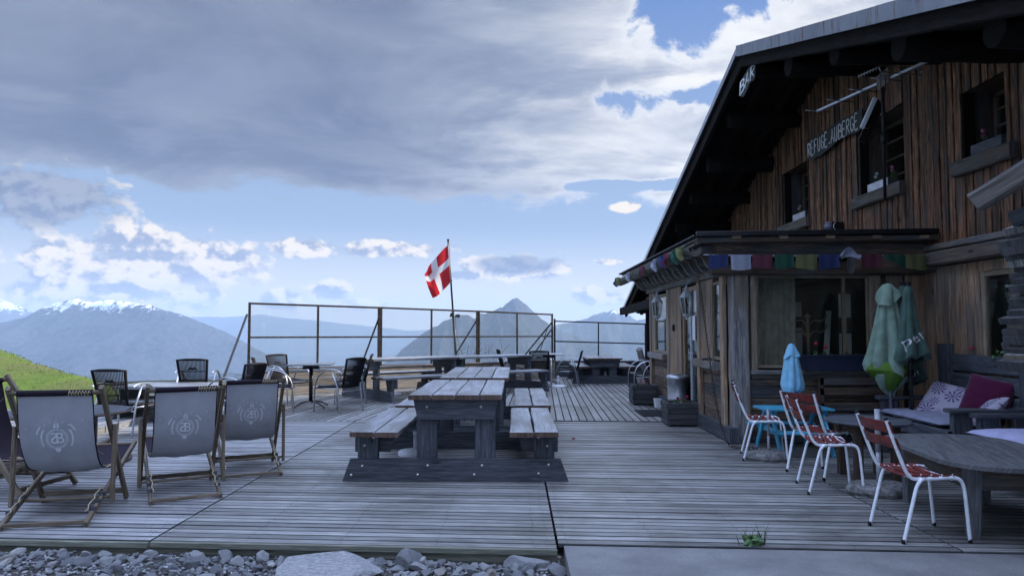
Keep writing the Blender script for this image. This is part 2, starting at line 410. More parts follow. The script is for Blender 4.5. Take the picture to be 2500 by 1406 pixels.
grey=math_(nt,'MAXIMUM',pb(1260,645,120,30),pb(80,530,190,80))
cw=mixc(nt,l2,col10(158,170,198),tuple(x*1.12 for x in col10(255,243,226)))
cw=mixc(nt,smooth(nt,grey,-.1,.4),cw,mixc(nt,l2,col10(125,138,168),col10(165,172,190)))
skyc=mixc(nt,math_(nt,'MULTIPLY',a2,.95),skyc,cw)
veil=math_(nt,'MULTIPLY',smooth(nt,cs,.45,.75),smooth(nt,math_(nt,'ABSOLUTE',math_(nt,'SUBTRACT',el,.05)),.055,.0))
skyc=mixc(nt,math_(nt,'MULTIPLY',veil,.7),skyc,col10(232,230,228))
# unseen sky overhead and behind the viewer: pale fill light added, strongest overhead
skyc=mixc(nt,math_(nt,'MULTIPLY',smooth(nt,dy,.15,-.4),.8),skyc,tuple(x*.95 for x in col10(188,203,240)))
skyc=mixc(nt,math_(nt,'MULTIPLY',smooth(nt,el,.50,.85),.8),skyc,tuple(x*4.1 for x in col10(178,197,240)))
nt.links.new(skyc,bg.inputs[0])
sc.view_settings.view_transform='Standard'; sc.view_settings.look='None'; sc.view_settings.exposure=.46; sc.view_settings.gamma=1
sc.cycles.use_denoising=True; sc.cycles.denoiser='OPENIMAGEDENOISE'
sc.cycles.max_bounces=8; sc.cycles.volume_bounces=1; sc.cycles.transparent_max_bounces=16
sc.cycles.sample_clamp_indirect=6

# ---------------------------------------------------------------- mountains
def mount_mat(name,rock,veg,snow_z,snow_amt,scale):
    m,nt,b,_=nmat(name)
    geo=N(nt,'ShaderNodeNewGeometry'); sp=N(nt,'ShaderNodeSeparateXYZ'); nt.links.new(geo.outputs['Position'],sp.inputs[0])
    n=noise_(nt,geo.outputs['Position'],scale,8,.65); n2=noise_(nt,mapping(nt,geo.outputs['Position'],(1,1,.35)),scale*5,6,.65)
    c=mixc(nt,smooth(nt,n,.4,.6),veg,rock)
    c=mixc(nt,smooth(nt,n2,.4,.62),c,tuple(x*1.7 for x in rock))
    if snow_amt:
        hz=math_(nt,'ADD',sp.outputs[2],math_(nt,'MULTIPLY_ADD',n2,snow_amt*2,-snow_amt))
        hz=math_(nt,'ADD',hz,math_(nt,'MULTIPLY_ADD',n,snow_amt*1.2,-snow_amt*.6))
        n3=noise_(nt,mapping(nt,geo.outputs['Position'],(1,.4,1.6)),scale*2.4,8,.75)
        s_=math_(nt,'MULTIPLY',smooth(nt,hz,snow_z-25,snow_z+25),smooth(nt,n3,.40,.50))
        c=mixc(nt,s_,c,(.85,.88,.92))
    nt.links.new(c,b.inputs['Base Color']); b.inputs['Roughness'].default_value=.95; b.inputs['Specular IOR Level'].default_value=.1
    bump(nt,b,n2,.5,20); return m
def ridge(name, prof, D, base, mat, wob=.12, spur=.25, steps=(150,46), back=1.0, shear=0, seed=0.0, crestn=.012):
    """mountain whose crest line follows the skyline at distance D (metres)"""
    nx,ny=steps; x0,x1=prof[0][0],prof[-1][0]
    def h(px):
        for (a,ya),(b_,yb) in zip(prof,prof[1:]):
            if a<=px<=b_: return ya+(yb-ya)*(px-a)/(b_-a)
        return prof[-1][1]
    mb=MB(); depth=D*.42; vs=[]
    for j in range(ny+1):
        t=-1+j/ny*(1+back)                         # -1 viewer's side foot, 0 crest, >0 behind
        for i in range(nx+1):
            px=x0+(x1-x0)*i/nx
            yy=D*(1+.10*mnoise.noise(Vector((px*.004,seed,0))))
            cr=at(px,h(px),yy)
            fall=(abs(t)**.85)
            Y=cr.y+t*depth+shear*t
            X=cr.x+ (t*depth)*.12*mnoise.noise(Vector((px*.01,t*2,seed)))
            q=Vector((X,Y,0))/ (D*.055)+Vector((seed,seed,0))
            r=mnoise.fractal(q,.9,2.1,6)
            rg=1-abs(mnoise.fractal(Vector((q.x*.9,q.y*.22,seed)),.9,2.0,5))
            hh=cr.z-base
            z=base+hh*(1-fall)+hh*(spur*(rg-.75)+wob*r)*min(1,abs(t)*5)*(1-fall*.5)
            z+=hh*crestn*mnoise.fractal(Vector((px*.09,seed,t)),1,2,4)
            vs.append((X,Y,z))
    fs=[[j*(nx+1)+i,j*(nx+1)+i+1,(j+1)*(nx+1)+i+1,(j+1)*(nx+1)+i] for j in range(ny) for i in range(nx)]
    mb.add(vs,fs,None,.5,0,True)
    return struct(mb.build(name,mat))
forest=(.012,.020,.020); rock=(.032,.038,.044)
ridge('snowy_mountain',[(-700,700),(-300,735),(-120,800),(-40,800),(0,788),(60,775),(110,748),(150,736),(175,732),(190,727),(205,737),(235,735),(262,732),(300,736),(340,741),(372,745),(400,757),(440,766),(500,790),(560,815),(620,848),(680,880),(760,912),(850,945),(1000,990)],
      8500,-1100,mount_mat('snowy_mountain_rock',rock,forest,228,210,.0036),seed=3.3,steps=(260,60),crestn=.006,spur=.09,wob=.05)
ridge('snowy_peak',[(-500,720),(-200,700),(-60,716),(0,729),(30,742),(60,752),(90,770),(130,792),(200,830)],15500,-1300,mount_mat('snowy_peak_rock',rock,forest,360,330,.0022),seed=8.1,steps=(120,40),crestn=.012)
ridge('pointed_mountain',[(860,960),(930,890),(967,868),(985,850),(1000,838),(1012,829),(1025,820),(1052,801),(1068,795),(1083,784),(1103,776),(1126,768),(1146,770),(1158,779),(1165,772),(1173,767),(1186,765),(1206,758),(1222,749),(1227,750),(1238,740),(1251,731),(1262,725),(1268,731),(1276,738),(1289,748),(1303,760),(1321,778),(1339,790),(1361,806),(1388,813),(1410,823),(1426,832),(1455,838),(1478,850),(1493,866),(1530,905),(1600,960),(1720,1040)],
      7200,-900,mount_mat('pointed_mountain_rock',rock,forest,9999,0,.004),seed=5.7,steps=(260,60),crestn=.008,spur=.26,wob=.10)
ridge('distant_peak',[(1180,850),(1300,806),(1355,794),(1399,787),(1422,781),(1447,768),(1458,766),(1470,761),(1482,762),(1496,754),(1503,760),(1510,765),(1524,763),(1536,767),(1553,784),(1563,781),(1573,778),(1600,765),(1660,790),(1760,830)],
      10500,-1300,mount_mat('distant_peak_rock',rock,forest,235,190,.0022),seed=9.4,steps=(170,46),crestn=.012)
ridge('hazy_ridge',[(380,850),(520,812),(600,800),(650,794),(700,800),(760,812),(820,828),(900,842),(1000,862),(1150,890)],18500,-1300,mount_mat('hazy_ridge_rock',rock,forest,9999,0,.002),seed=1.9,steps=(120,36),back=.3)
ridge('far_ridge',[(300,800),(480,770),(560,772),(640,766),(690,772),(760,778),(840,788),(920,795),(1000,806),(1100,800),(1250,815),(1400,840)],20300,-1300,mount_mat('far_ridge_rock',rock,forest,9999,0,.0015),seed=4.4,steps=(120,36),back=.05)
ridge('low_hill',[(420,960),(480,935),(520,917),(560,908),(610,916),(700,930),(820,950),(900,990)],4200,-700,mount_mat('low_hill_rock',rock,forest,9999,0,.006),seed=6.2,steps=(100,36))

# ---------------------------------------------------------------- ground sheet (to the horizon)
def ground_z(x,y):
    r=math.hypot(x,y)
    z=-.28
    fall=max(0,y-24, -x-26, -y-12, x-40)
    z-= .45*fall if fall<900 else .45*900+ (fall-900)*.12
    z=max(z,-1350)
    if fall>0: z+=min(fall*.06,60)*mnoise.fractal(Vector((x,y,0))*.004,1,2,5)
    return z
rs=[0,2,4,6,9,12,16,20,26,34,45,60,80,110,150,210,300,430,600,850,1200,1700,2400,3400,4800,7000,10000,14000,18000,21000]
mb=MB(); na=96; vs=[(0,0,ground_z(0,0))]
for r in rs[1:]:
    for k in range(na):
        a=2*PI*k/na; x=r*math.cos(a); y=r*math.sin(a); vs.append((x,y,ground_z(x,y)))
fs=[[0,1+k,1+(k+1)%na] for k in range(na)]
for i in range(len(rs)-2):
    o=1+i*na
    for k in range(na): fs.append([o+k,o+na+k,o+na+(k+1)%na,o+(k+1)%na])
mb.add(vs,fs,None,.5,0,True)
m,nt,b,_=nmat('valley_ground'); geo=N(nt,'ShaderNodeNewGeometry')
n=noise_(nt,geo.outputs['Position'],.01,8,.6); n2=noise_(nt,geo.outputs['Position'],1.5,6,.6)
c=mixc(nt,smooth(nt,n,.42,.6),(.03,.045,.02),(.055,.075,.03)); c=mixc(nt,smooth(nt,n2,.3,.7),c,(.05,.05,.045))
nt.links.new(c,b.inputs['Base Color']); b.inputs['Roughness'].default_value=.95; b.inputs['Specular IOR Level'].default_value=.1
struct(mb.build('ground',m))

# ---------------------------------------------------------------- air
mb=MB(); x0,x1,y0,y1,z0,z1=-21500,21500,-21500,21500,-1420,660
mb.add([(x0,y0,z0),(x1,y0,z0),(x1,y1,z0),(x0,y1,z0),(x0,y0,z1),(x1,y0,z1),(x1,y1,z1),(x0,y1,z1)],
       [[0,3,2,1],[4,5,6,7],[0,1,5,4],[1,2,6,5],[2,3,7,6],[3,0,4,7]])
m=bpy.data.materials.new('haze_air'); m.use_nodes=True; nt=m.node_tree; nt.nodes.clear()
out=N(nt,'ShaderNodeOutputMaterial'); v=N(nt,'ShaderNodeVolumePrincipled'); nt.links.new(v.outputs[0],out.inputs['Volume'])
v.inputs['Color'].default_value=(.54,.73,1,1); v.inputs['Density'].default_value=6.4e-5; v.inputs['Anisotropy'].default_value=0.0
hz=mb.build('haze',m); hz['kind']='stuff'; hz['label']='pale blue haze over the valley'; HAZE=hz

# ---------------------------------------------------------------- grass hill
CREST=[(-1500,430,34),(-900,570,31),(-400,700,27),(-100,814,23.5),(0,852,22),(50,869,20.5),(100,889,19),(160,908,17.5),(215,921,16.5),(300,950,15.2),(380,976,14),(470,993,13.2),(560,1004,12.6),(660,1012,12.2)]
def crest(px):
    for (a,b_,c),(d,e,f) in zip(CREST,CREST[1:]):
        if a<=px<=d:
            t=(px-a)/(d-a); return at(px,b_+(e-b_)*t,c+(f-c)*t)
    return at(px,*CREST[-1][1:]) if px>0 else at(px,*CREST[0][1:])
def hill_z(x,y):
    px=1258+F*x/max(y,.5); c=crest(max(-1500,min(660,px)))
    if y<=c.y:
        t=max(0,(y-5)/(c.y-5)); z=-.32+(c.z+.32)*t**1.7
    else: z=c.z-.10*(y-c.y)**1.3
    return z+.05*mnoise.fractal(Vector((x*.5,y*.5,2)),1,2,4)*min(1,max(0,-x-8)*.3)
def grass_mat():
    m,nt,b,_=nmat('meadow_grass'); geo=N(nt,'ShaderNodeNewGeometry')
    n=noise_(nt,geo.outputs['Position'],2.2,8,.7); n2=noise_(nt,geo.outputs['Position'],.35,4,.6)
    c=mixc(nt,smooth(nt,n,.35,.65),(.07,.12,.012),(.125,.18,.022)); c=mixc(nt,smooth(nt,n2,.4,.65),c,(.12,.125,.035))
    nt.links.new(c,b.inputs['Base Color']); b.inputs['Roughness'].default_value=.8; b.inputs['Specular IOR Level'].default_value=.2
    bump(nt,b,n,1,.08); return m
M['grass']=grass_mat()
mb=MB(); nx,ny=90,90
vs=[]
for j in range(ny+1):
    for i in range(nx+1):
        x=-5.2-45*(i/nx)**1.5; y=1+60*(j/ny)**1.2
        vs.append((x,y,hill_z(x,y)))
mb.add(vs,[[j*(nx+1)+i,(j+1)*(nx+1)+i,(j+1)*(nx+1)+i+1,j*(nx+1)+i+1] for j in range(ny) for i in range(nx)],None,.5,0,True)
struct(mb.build('grass_hill',M['grass']))
mb=MB(); R=random.Random(3)
m,nt,b,_=nmat('grass_blades'); a_=N(nt,'ShaderNodeAttribute',attribute_name='rnd')
nt.links.new(mixc(nt,a_.outputs['Fac'],(.06,.105,.012),(.13,.18,.03)),b.inputs['Base Color']); b.inputs['Roughness'].default_value=.6
b.inputs['Transmission Weight'].default_value=0
for k in range(36000):
    x=-5.6-R.random()**1.3*16; y=6+R.random()*22
    if -9.2<x and 7.4<y<12.0: continue
    if x>-7 and y>16: continue
    z=hill_z(x,y); hh=R.uniform(.012,.038)*(1.6 if R.random()<.06 else 1); a=R.random()*PI; wd=.004+.0003*y
    lx,ly=R.uniform(-.5,.5)*hh,R.uniform(-.5,.5)*hh; cx,sx=math.cos(a)*wd,math.sin(a)*wd
    mb.add([(x-cx,y-sx,z-.01),(x+cx,y+sx,z-.01),(x+lx,y+ly,z+hh)],[[0,1,2]],[[(0,0),(1,0),(.5,1)]],R.random())
g=mb.build('grass',m); g['kind']='stuff'; g['label']='short green meadow grass on the slope'

# ---------------------------------------------------------------- deck
def yfront(x): return 4.72-.062*x if x<.27 else 4.825-.062*x
BW=.0955
def near_rows(x0,x1,name,mat,k0=0,k1=64):
    mb=MB(); R=random.Random(name)
    for k in range(k0,k1):
        y=BW*(k+.5); z=R.uniform(-.002,.002); xs=[x0,x1]
        if x1-x0>3.2 and k%2: xs=[x0,x0+R.choice((.35,.6))*(x1-x0),x1]
        for a,b_ in zip(xs,xs[1:]):
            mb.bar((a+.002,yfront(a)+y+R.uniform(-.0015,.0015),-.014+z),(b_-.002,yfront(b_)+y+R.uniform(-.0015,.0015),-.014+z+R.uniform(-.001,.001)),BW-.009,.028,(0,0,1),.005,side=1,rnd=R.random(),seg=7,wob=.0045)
            if k<34:
                for xs_ in [a+.05,b_-.06]+[a+q*.62 for q in range(1,int((b_-a)/.62)+1)]:
                    for o_ in (-.024,.024):
                        x_=xs_+R.uniform(-.012,.012); yy_=yfront(x_)+y+o_+R.uniform(-.004,.004); q_=.0034
                        mb.add([(x_-q_,yy_-q_*1.4,.0035),(x_+q_,yy_-q_*1.4,.0035),(x_+q_,yy_+q_*1.4,.0035),(x_-q_,yy_+q_*1.4,.0035)],[[0,1,2,3]],None,.1,1)
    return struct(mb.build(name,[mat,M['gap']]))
near_rows(-9.3,-2.378,'deck_left',M['deck_pale'],0,64)
near_rows(-2.366,.262,'deck',M['deck'],0,66)
near_rows(.275,2.77,'deck_right',M['deck'],0,65)
near_rows(2.778,6.2,'deck_terrace',M['deck'],0,45)
def lengthwise(name,mat,x0,x1,ys,ye,slant,z=0,seams=(),w=.115):
    mb=MB(); R=random.Random(name); x=x0
    while x<x1:
        a=ys(x); e=ye(x+slant*8); cuts=[a]+[s+R.uniform(-.01,.01)-.06*x for s in seams if a<s<e]+[e]
        if e>a+.1:
            for p,q in zip(cuts,cuts[1:]):
                zz=z+R.uniform(-.002,.002)
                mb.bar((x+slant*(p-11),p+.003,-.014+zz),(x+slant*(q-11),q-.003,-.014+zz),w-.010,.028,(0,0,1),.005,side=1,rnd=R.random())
        x+=w
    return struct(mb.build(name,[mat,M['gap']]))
fenceY=lambda x: 14.6+(x+5.29)/1.1685
ystart=lambda x: yfront(x)+BW*(64 if x<-2.37 else 66)+.012
lengthwise('deck_far_left',M['deck'],-5.9,-1.45,ystart,lambda x:max(13.6,min(fenceY(max(x,-5.29)),17.5)),.125,seams=(13.4,))
lengthwise('deck_far_right',M['deck'],-1.4,5.2,ystart,lambda x:min(fenceY(x) if x<.95 else 20.6,20.6),.035,seams=(13.1,15.9))
lengthwise('deck_sunny_strip',M['deck_pale'],-8.6,-5.5,lambda x:8.0,lambda x:12.0,0,z=.06,w=.13)
mb=MB(); mb.box((-5.44,10.0,.02),(.05,4.0,.13),along='y'); mb.box((-7,7.97,.02),(3.1,.05,.12)); struct(mb.build('deck_step',M['deck_pale']))
# edge boards and the dark joists under the boards
mb=MB()
for a,b_,z in ((-9.3,-2.38,-.006),(-2.36,.262,0)):
    mb.bar((a,yfront(a)-.016,-.019+z),(b_,yfront(b_)-.016,-.019+z),.030,.036,(0,0,1),.003)
    mb.bar((a,yfront(a)+.012,-.115+z),(b_,yfront(b_)+.012,-.115+z),.030,.145,(0,0,1),.003)
for x in (-9,-7,-5,-3.6,-2.30,-1.3,-.4,.2,1.2,2.2,2.8,4.4):
    mb.bar((x,yfront(x)+.06,-.10),(x,12,-.10),.06,.13,(0,0,1),.003)
struct(mb.build('deck_edge',M['deck_edge']))
# concrete path
def conc_mat():
    m,nt,b,_=nmat('path_concrete'); tc=N(nt,'ShaderNodeTexCoord'); p=tc.outputs['Object']
    n=noise_(nt,p,2.2,6,.6); f=noise_(nt,p,90,4,.7); g=noise_(nt,p,260,2,.5)
    c=mixc(nt,smooth(nt,n,.3,.7),(.15,.15,.152),(.25,.25,.245)); c=mixc(nt,smooth(nt,f,.35,.65),c,mixc(nt,.5,c,(.12,.12,.12)))
    c=mixc(nt,smooth(nt,g,.62,.72),c,(.36,.36,.35))
    nt.links.new(c,b.inputs['Base Color']); b.inputs['Roughness'].default_value=.9; b.inputs['Specular IOR Level'].default_value=.2
    bump(nt,b,f,.5,.004); return m
mb=MB(); y_=lambda x: yfront(x)-.015
vs=[(.30,-3,-.022),(14,-3,-.022),(14,y_(14),-.022),(.30,y_(.30),-.022)]
mb.prism([(.33,-3,-.25),(9,-3,-.25),(9,y_(9)+.01,-.25),(.31,y_(.31)+.01,-.25)],(0,0,1),.240)
struct(mb.build('concrete_path',conc_mat()))

# ---------------------------------------------------------------- rubble
def stone_mat():
    m,nt,b,_=nmat('rubble_stone'); tc=N(nt,'ShaderNodeTexCoord'); a_=N(nt,'ShaderNodeAttribute',attribute_name='rnd'); oi=N(nt,'ShaderNodeObjectInfo')
    n=noise_(nt,tc.outputs['Object'],14,8,.65); f=noise_(nt,tc.outputs['Object'],70,5,.6)
    r=math_(nt,'FRACT',math_(nt,'ADD',a_.outputs['Fac'],oi.outputs['Random']))
    base=mixc(nt,r,(.17,.18,.195),(.42,.43,.44)); warm=smooth(nt,r,.94,.97)
    base=mixc(nt,warm,base,(.30,.23,.15)); base=mixc(nt,smooth(nt,r,.97,.98),base,(.55,.55,.53))
    c=mixc(nt,smooth(nt,n,.3,.7),mixc(nt,.6,base,(.06,.06,.065)),base); c=mixc(nt,smooth(nt,f,.55,.75),c,(.38,.38,.38))
    nt.links.new(c,b.inputs['Base Color']); b.inputs['Roughness'].default_value=.85; b.inputs['Specular IOR Level'].default_value=.25
    bump(nt,b,math_(nt,'ADD',n,f),.7,.01); return m
M['stone']=stone_mat()
import bmesh
def rock_geo(R,sub=2,flat=.6,cuts=7,elong=1.3):
    bm=bmesh.new(); bmesh.ops.create_icosphere(bm,subdivisions=sub,radius=1)
    pl=[]
    for _ in range(cuts):
        n=Vector((R.gauss(0,1),R.gauss(0,1),R.gauss(0,1))).normalized(); pl.append((n,R.uniform(.5,.82)))
    s=R.uniform(0,50)
    for v in bm.verts:
        for n,d in pl:
            q=v.co.dot(n)
            if q>d: v.co-=n*(q-d)*.93
        v.co*=1+.07*mnoise.fractal(v.co*1.8+Vector((s,0,0)),1,2,3)
        v.co.x*=elong; v.co.z*=flat
    vs=[v.co.copy() for v in bm.verts]; fs=[[v.index for v in f.verts] for f in bm.faces]; bm.free(); return vs,fs
def put_rock(mb,g,pos,s,R,tilt=.5):
    vs,fs=g; Mx=Matrix.Translation(pos)@Matrix.Rotation(R.random()*6.28,4,'Z')@Matrix.Rotation(R.uniform(-tilt,tilt),4,'X')@Matrix.Rotation(R.uniform(-tilt,tilt),4,'Y')
    mb.add([Mx@(v*s) for v in vs],fs,None,R.random(),0,False)
# bed of small gravel
def bed_z(x,y): return -.175+.095*max(0,min(1,(y-3.6)/1.2))+.014*mnoise.noise(Vector((x*2.5,y*2.5,0)))
mb=MB(); nx,ny=110,36; vs=[(-9.5+9.83*i/nx, 1.0+(3.86)*j/ny,bed_z(-9.5+9.83*i/nx,1.0+3.86*j/ny)) for j in range(ny+1) for i in range(nx+1)]
mb.add(vs,[[j*(nx+1)+i,j*(nx+1)+i+1,(j+1)*(nx+1)+i+1,(j+1)*(nx+1)+i] for j in range(ny) for i in range(nx)],None,.5,0,True)
m=plain('gravel_soil',(.055,.053,.05),.95,0,.5,40,.8,.1); struct(mb.build('gravel_bed',m))
R=random.Random(21); geos=[rock_geo(R,1,R.uniform(.45,.7),4,R.uniform(1,1.5)) for _ in range(14)]
mb=MB()
for k in range(6500):
    x=R.uniform(-4.0,.28); y=R.uniform(3.75,yfront(x)-.03); s=.004+.014*R.random()**2.4
    put_rock(mb,R.choice(geos),Vector((x,y,bed_z(x,y)+s*.35)),s,R)
g=mb.build('gravel',M['stone']); g['kind']='stuff'; g['label']='grey gravel and stone chips in front of the deck'
geos=[rock_geo(R,3,R.uniform(.45,.8),13,R.uniform(1,1.6)) for _ in range(12)]
meshes=[]
for q in range(12):
    mb=MB(); mb.add([v for v in geos[q][0]],geos[q][1],None,R.random()*.2,0,False); o=mb.build('rock',M['stone']); meshes.append(o.data); bpy.data.objects.remove(o)
spots=[]
for k in range(3000):
    if len(spots)>=230: break
    x=R.uniform(-3.7,.26); near=R.random()
    y=yfront(x)-.05-abs(R.gauss(0,.14))-.02; s=R.uniform(.018,.062) if y>yfront(x)-.22 else R.uniform(.014,.05)
    if y<3.9: continue
    if -1.56<x<-.72 and y<4.62: continue
    if any(math.hypot(x-a,y-b_)<(s+t)*.78 for a,b_,t in spots): continue
    spots.append((x,y,s))
for x,y,s in spots:
    o=bpy.data.objects.new('rock',R.choice(meshes)); C.objects.link(o)
    o.location=(x,y,bed_z(x,y)+s*.28); o.scale=(s,s*R.uniform(.8,1.1),s*R.uniform(.8,1.25)); o.rotation_euler=(R.uniform(-.5,.5),R.uniform(-.5,.5),R.random()*6.28)
    tag(o,'grey angular rock lying in the rubble along the deck edge','rock','rocks in the rubble along the deck edge')
def big_rock(name,label,px0,px1,py0,py1,Y,hgt,seed,flat=.25,rz=0,clamp=False):
    
    R2=random.Random(seed); g=rock_geo(R2,4,1,11,1.0)
    if clamp: g=([Vector((v.x,v.y,min(v.z,.38+.10*v.x-.25*v.y+.10*mnoise.fractal(v*1.5,1,2,4)))) for v in g[0]],g[1])
    mb=MB(); mb.add(g[0],g[1],None,.05,0,False)
    o=mb.build(name,M['stone']); cx=(px0+px1)/2; w_=(px1-px0)*Y/F/2
    p=at(cx,(py0+py1)/2,Y); o.location=(p.x,Y,bed_z(p.x,Y)+hgt*.25); o.scale=(w_,flat,hgt); o.rotation_euler=(.18,0,rz)
    return tag(o,label,'rock')
big_rock('rock','largest flat grey slab of rock in front of the deck',630,975,1325,1406,4.46,.11,5,.25,.12,True)
big_rock('rock','long grey slab leaning on the deck edge beside the concrete path',1225,1345,1325,1360,4.62,.07,8,.06,-.08)
big_rock('rock','grey wedge of rock in front of the largest slab',780,885,1370,1406,4.2,.08,12,.12,.1)
big_rock('rock','rounded grey rock half under the deck edge right of the largest slab',965,1040,1325,1362,4.64,.09,15,.09,0)
# ---------------------------------------------------------------- glass
def glass_mat(name,tint,alpha,rough=.03):
    m=bpy.data.materials.new(name); m.use_nodes=True; nt=m.node_tree; nt.nodes.clear()
    out=N(nt,'ShaderNodeOutputMaterial'); tr=N(nt,'ShaderNodeBsdfTransparent'); tr.inputs[0].default_value=(*tint,1)
    gl=N(nt,'ShaderNodeBsdfGlossy'); gl.inputs['Roughness'].default_value=rough; df=N(nt,'ShaderNodeBsdfTranslucent'); df.inputs[0].default_value=(.75,.73,.62,1)
    lw=N(nt,'ShaderNodeLayerWeight'); lw.inputs[0].default_value=.18
    mx=N(nt,'ShaderNodeMixShader'); mx.inputs[0].default_value=alpha; nt.links.new(tr.outputs[0],mx.inputs[1]); nt.links.new(df.outputs[0],mx.inputs[2])
    m2=N(nt,'ShaderNodeMixShader'); nt.links.new(math_(nt,'MULTIPLY_ADD',lw.outputs['Fresnel'],.7,.03),m2.inputs[0]); nt.links.new(mx.outputs[0],m2.inputs[1]); nt.links.new(gl.outputs[0],m2.inputs[2])
    nt.links.new(m2.outputs[0],out.inputs[0]); return m
M['glass']=glass_mat('window_glass',(.86,.88,.86),.02)
M['screen']=glass_mat('dusty_screen_glass',(.99,.985,.96),.035)

# ================================================================ THE LODGE
M['siding_edge']=wood('siding_edge_wood',(.02,.013,.009),(.05,.03,.02),(.09,.055,.035),.85,20,.4,0)
WX=5.0; RX=3.50; RY=11.3; RZ=5.64; SL=.30; YN=-1.1; YF=23.7
def roof_z(y): return RZ-SL*abs(y-RY)
lodge=thing('mountain_lodge','old brown timber mountain inn with wide gable roof and glazed porch','building',(WX,11,0))
B=lambda mb,name,mat,parent=lodge: mb.build(name,mat,parent,world=True)
wins=[(12.38,13.60,3.27,4.22),(9.40,10.60,3.27,4.26),(7.30,8.13,3.24,3.98)]   # y0,y1,z0,z1
# upper siding: upright slabs with waney edges
mb=MB(); R=random.Random(5); y=YN+.2; PORCH_Y0=8.85
while y<22.8:
    w_=R.uniform(.11,.19); t=R.uniform(.02,.045); yc=y+w_/2
    zb=2.33 if yc<9.0 else 2.45
    spans=[(zb,roof_z(yc)-.02)]
    for a,b_,z0,z1 in wins:
        if a-.02<yc<b_+.02:
            zt=z1-.0*(yc-a); spans=[(zb,z0-.14),(zt,roof_z(yc)-.02)]
    for z0,z1 in spans:
        if z1-z0<.05: continue
        mb.bar((WX-t/2,yc,z0),(WX-t/2,yc,z1),w_-.004,t,(-1,0,0),.009,side=1,rnd=R.random(),seg=max(2,int((z1-z0)/.22)),wob=.022)
        if R.random()<.6: mb.bar((WX-t-.008,yc+w_/2,z0),(WX-t-.008,yc+w_/2,z1),R.uniform(.03,.06),.02,(-1,0,0),.008,rnd=R.random()*.7,seg=6,wob=.018)
    y+=w_
B(mb,'upper_siding',[M['siding'],M['siding_edge']])
# wall core behind the siding, cut round the windows
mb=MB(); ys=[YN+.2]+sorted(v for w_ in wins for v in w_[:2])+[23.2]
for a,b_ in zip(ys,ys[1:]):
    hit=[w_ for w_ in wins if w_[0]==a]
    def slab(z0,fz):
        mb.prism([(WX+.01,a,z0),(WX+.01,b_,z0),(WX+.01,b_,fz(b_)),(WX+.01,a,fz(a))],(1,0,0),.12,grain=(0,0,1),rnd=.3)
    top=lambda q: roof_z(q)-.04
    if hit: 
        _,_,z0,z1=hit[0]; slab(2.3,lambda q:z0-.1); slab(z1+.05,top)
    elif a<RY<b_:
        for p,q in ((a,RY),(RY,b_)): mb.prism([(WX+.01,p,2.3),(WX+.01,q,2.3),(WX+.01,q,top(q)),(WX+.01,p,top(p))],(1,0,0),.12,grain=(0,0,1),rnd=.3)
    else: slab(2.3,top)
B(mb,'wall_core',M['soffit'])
# upper windows
for k,(a,b_,z0,z1) in enumerate(wins):
    mb=MB(); D=.36; X1=WX+D
    fr=MB()
    for yy in (a+.02,b_-.02): fr.bar((X1,yy,z0),(X1,yy,z1),.05,.05,(0,1,0))
    fr.bar((X1,a,z0+.02),(X1,b_,z0+.02),.05,.05); fr.bar((X1,a,z1-.02),(X1,b_,z1-.02),.05,.05)
    ym=(a+b_)/2; fr.bar((X1-.005,ym,z0),(X1-.005,ym,z1),.045,.05,(0,1,0))
    for q in (1,2,3):
        zz=z0+(z1-z0)*q/4; fr.bar((X1-.003,a,zz),(X1-.003,b_,zz),.025,.022)
    wn=B(fr,'window',M['stick'])
    rv=MB()
    rv.prism([(WX-.0,a-.02,z0-.02),(X1+.03,a-.02,z0-.02),(X1+.03,a-.02,z1+.02),(WX,a-.02,z1+.02)],(0,-1,0),.03,grain=(0,0,1))
    rv.prism([(WX-.0,b_+.02,z0-.02),(X1+.03,b_+.02,z0-.02),(X1+.03,b_+.02,z1+.02),(WX,b_+.02,z1+.02)],(0,1,0),.03,grain=(0,0,1))
    rv.prism([(WX,a-.02,z1+.02),(WX,b_+.02,z1+.02),(X1+.03,b_+.02,z1+.02),(X1+.03,a-.02,z1+.02)],(0,0,1),.03,grain=(0,1,0))
    B(rv,'reveal',M['stick'],wn)
    pn=MB()
    pn.prism([(X1+.008,a+.03,z0+.03),(X1+.008,b_-.03,z0+.03),(X1+.008,b_-.03,z1-.03),(X1+.008,a+.03,z1-.03)],(1,0,0),.005)
    B(pn,'pane',M['glass'],wn)
    cu=MB(); cu.surf(lambda u,v:Vector((X1+.09+.025*math.sin(u*38),a+.05+(b_-a-.1)*u*(.5+.1*v),z0+.02+(z1-z0-.05)*v)),60,6); B(cu,'curtain',M['curtain'],wn)
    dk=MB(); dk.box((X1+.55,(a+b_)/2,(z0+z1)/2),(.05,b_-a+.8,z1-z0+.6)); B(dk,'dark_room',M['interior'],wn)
    si=MB()
    si.bar((WX-.075,a-.08,z0-.10),(WX-.075,b_+.08,z0-.10),.09,.17,(0,0,1),.02,seg=6,wob=.02)
    si.bar((WX+.16,a-.02,z0-.03),(WX+.16,b_+.02,z0-.03),.42,.05,(0,0,1),.01)
    B(si,'sill',M['greyd'],wn)
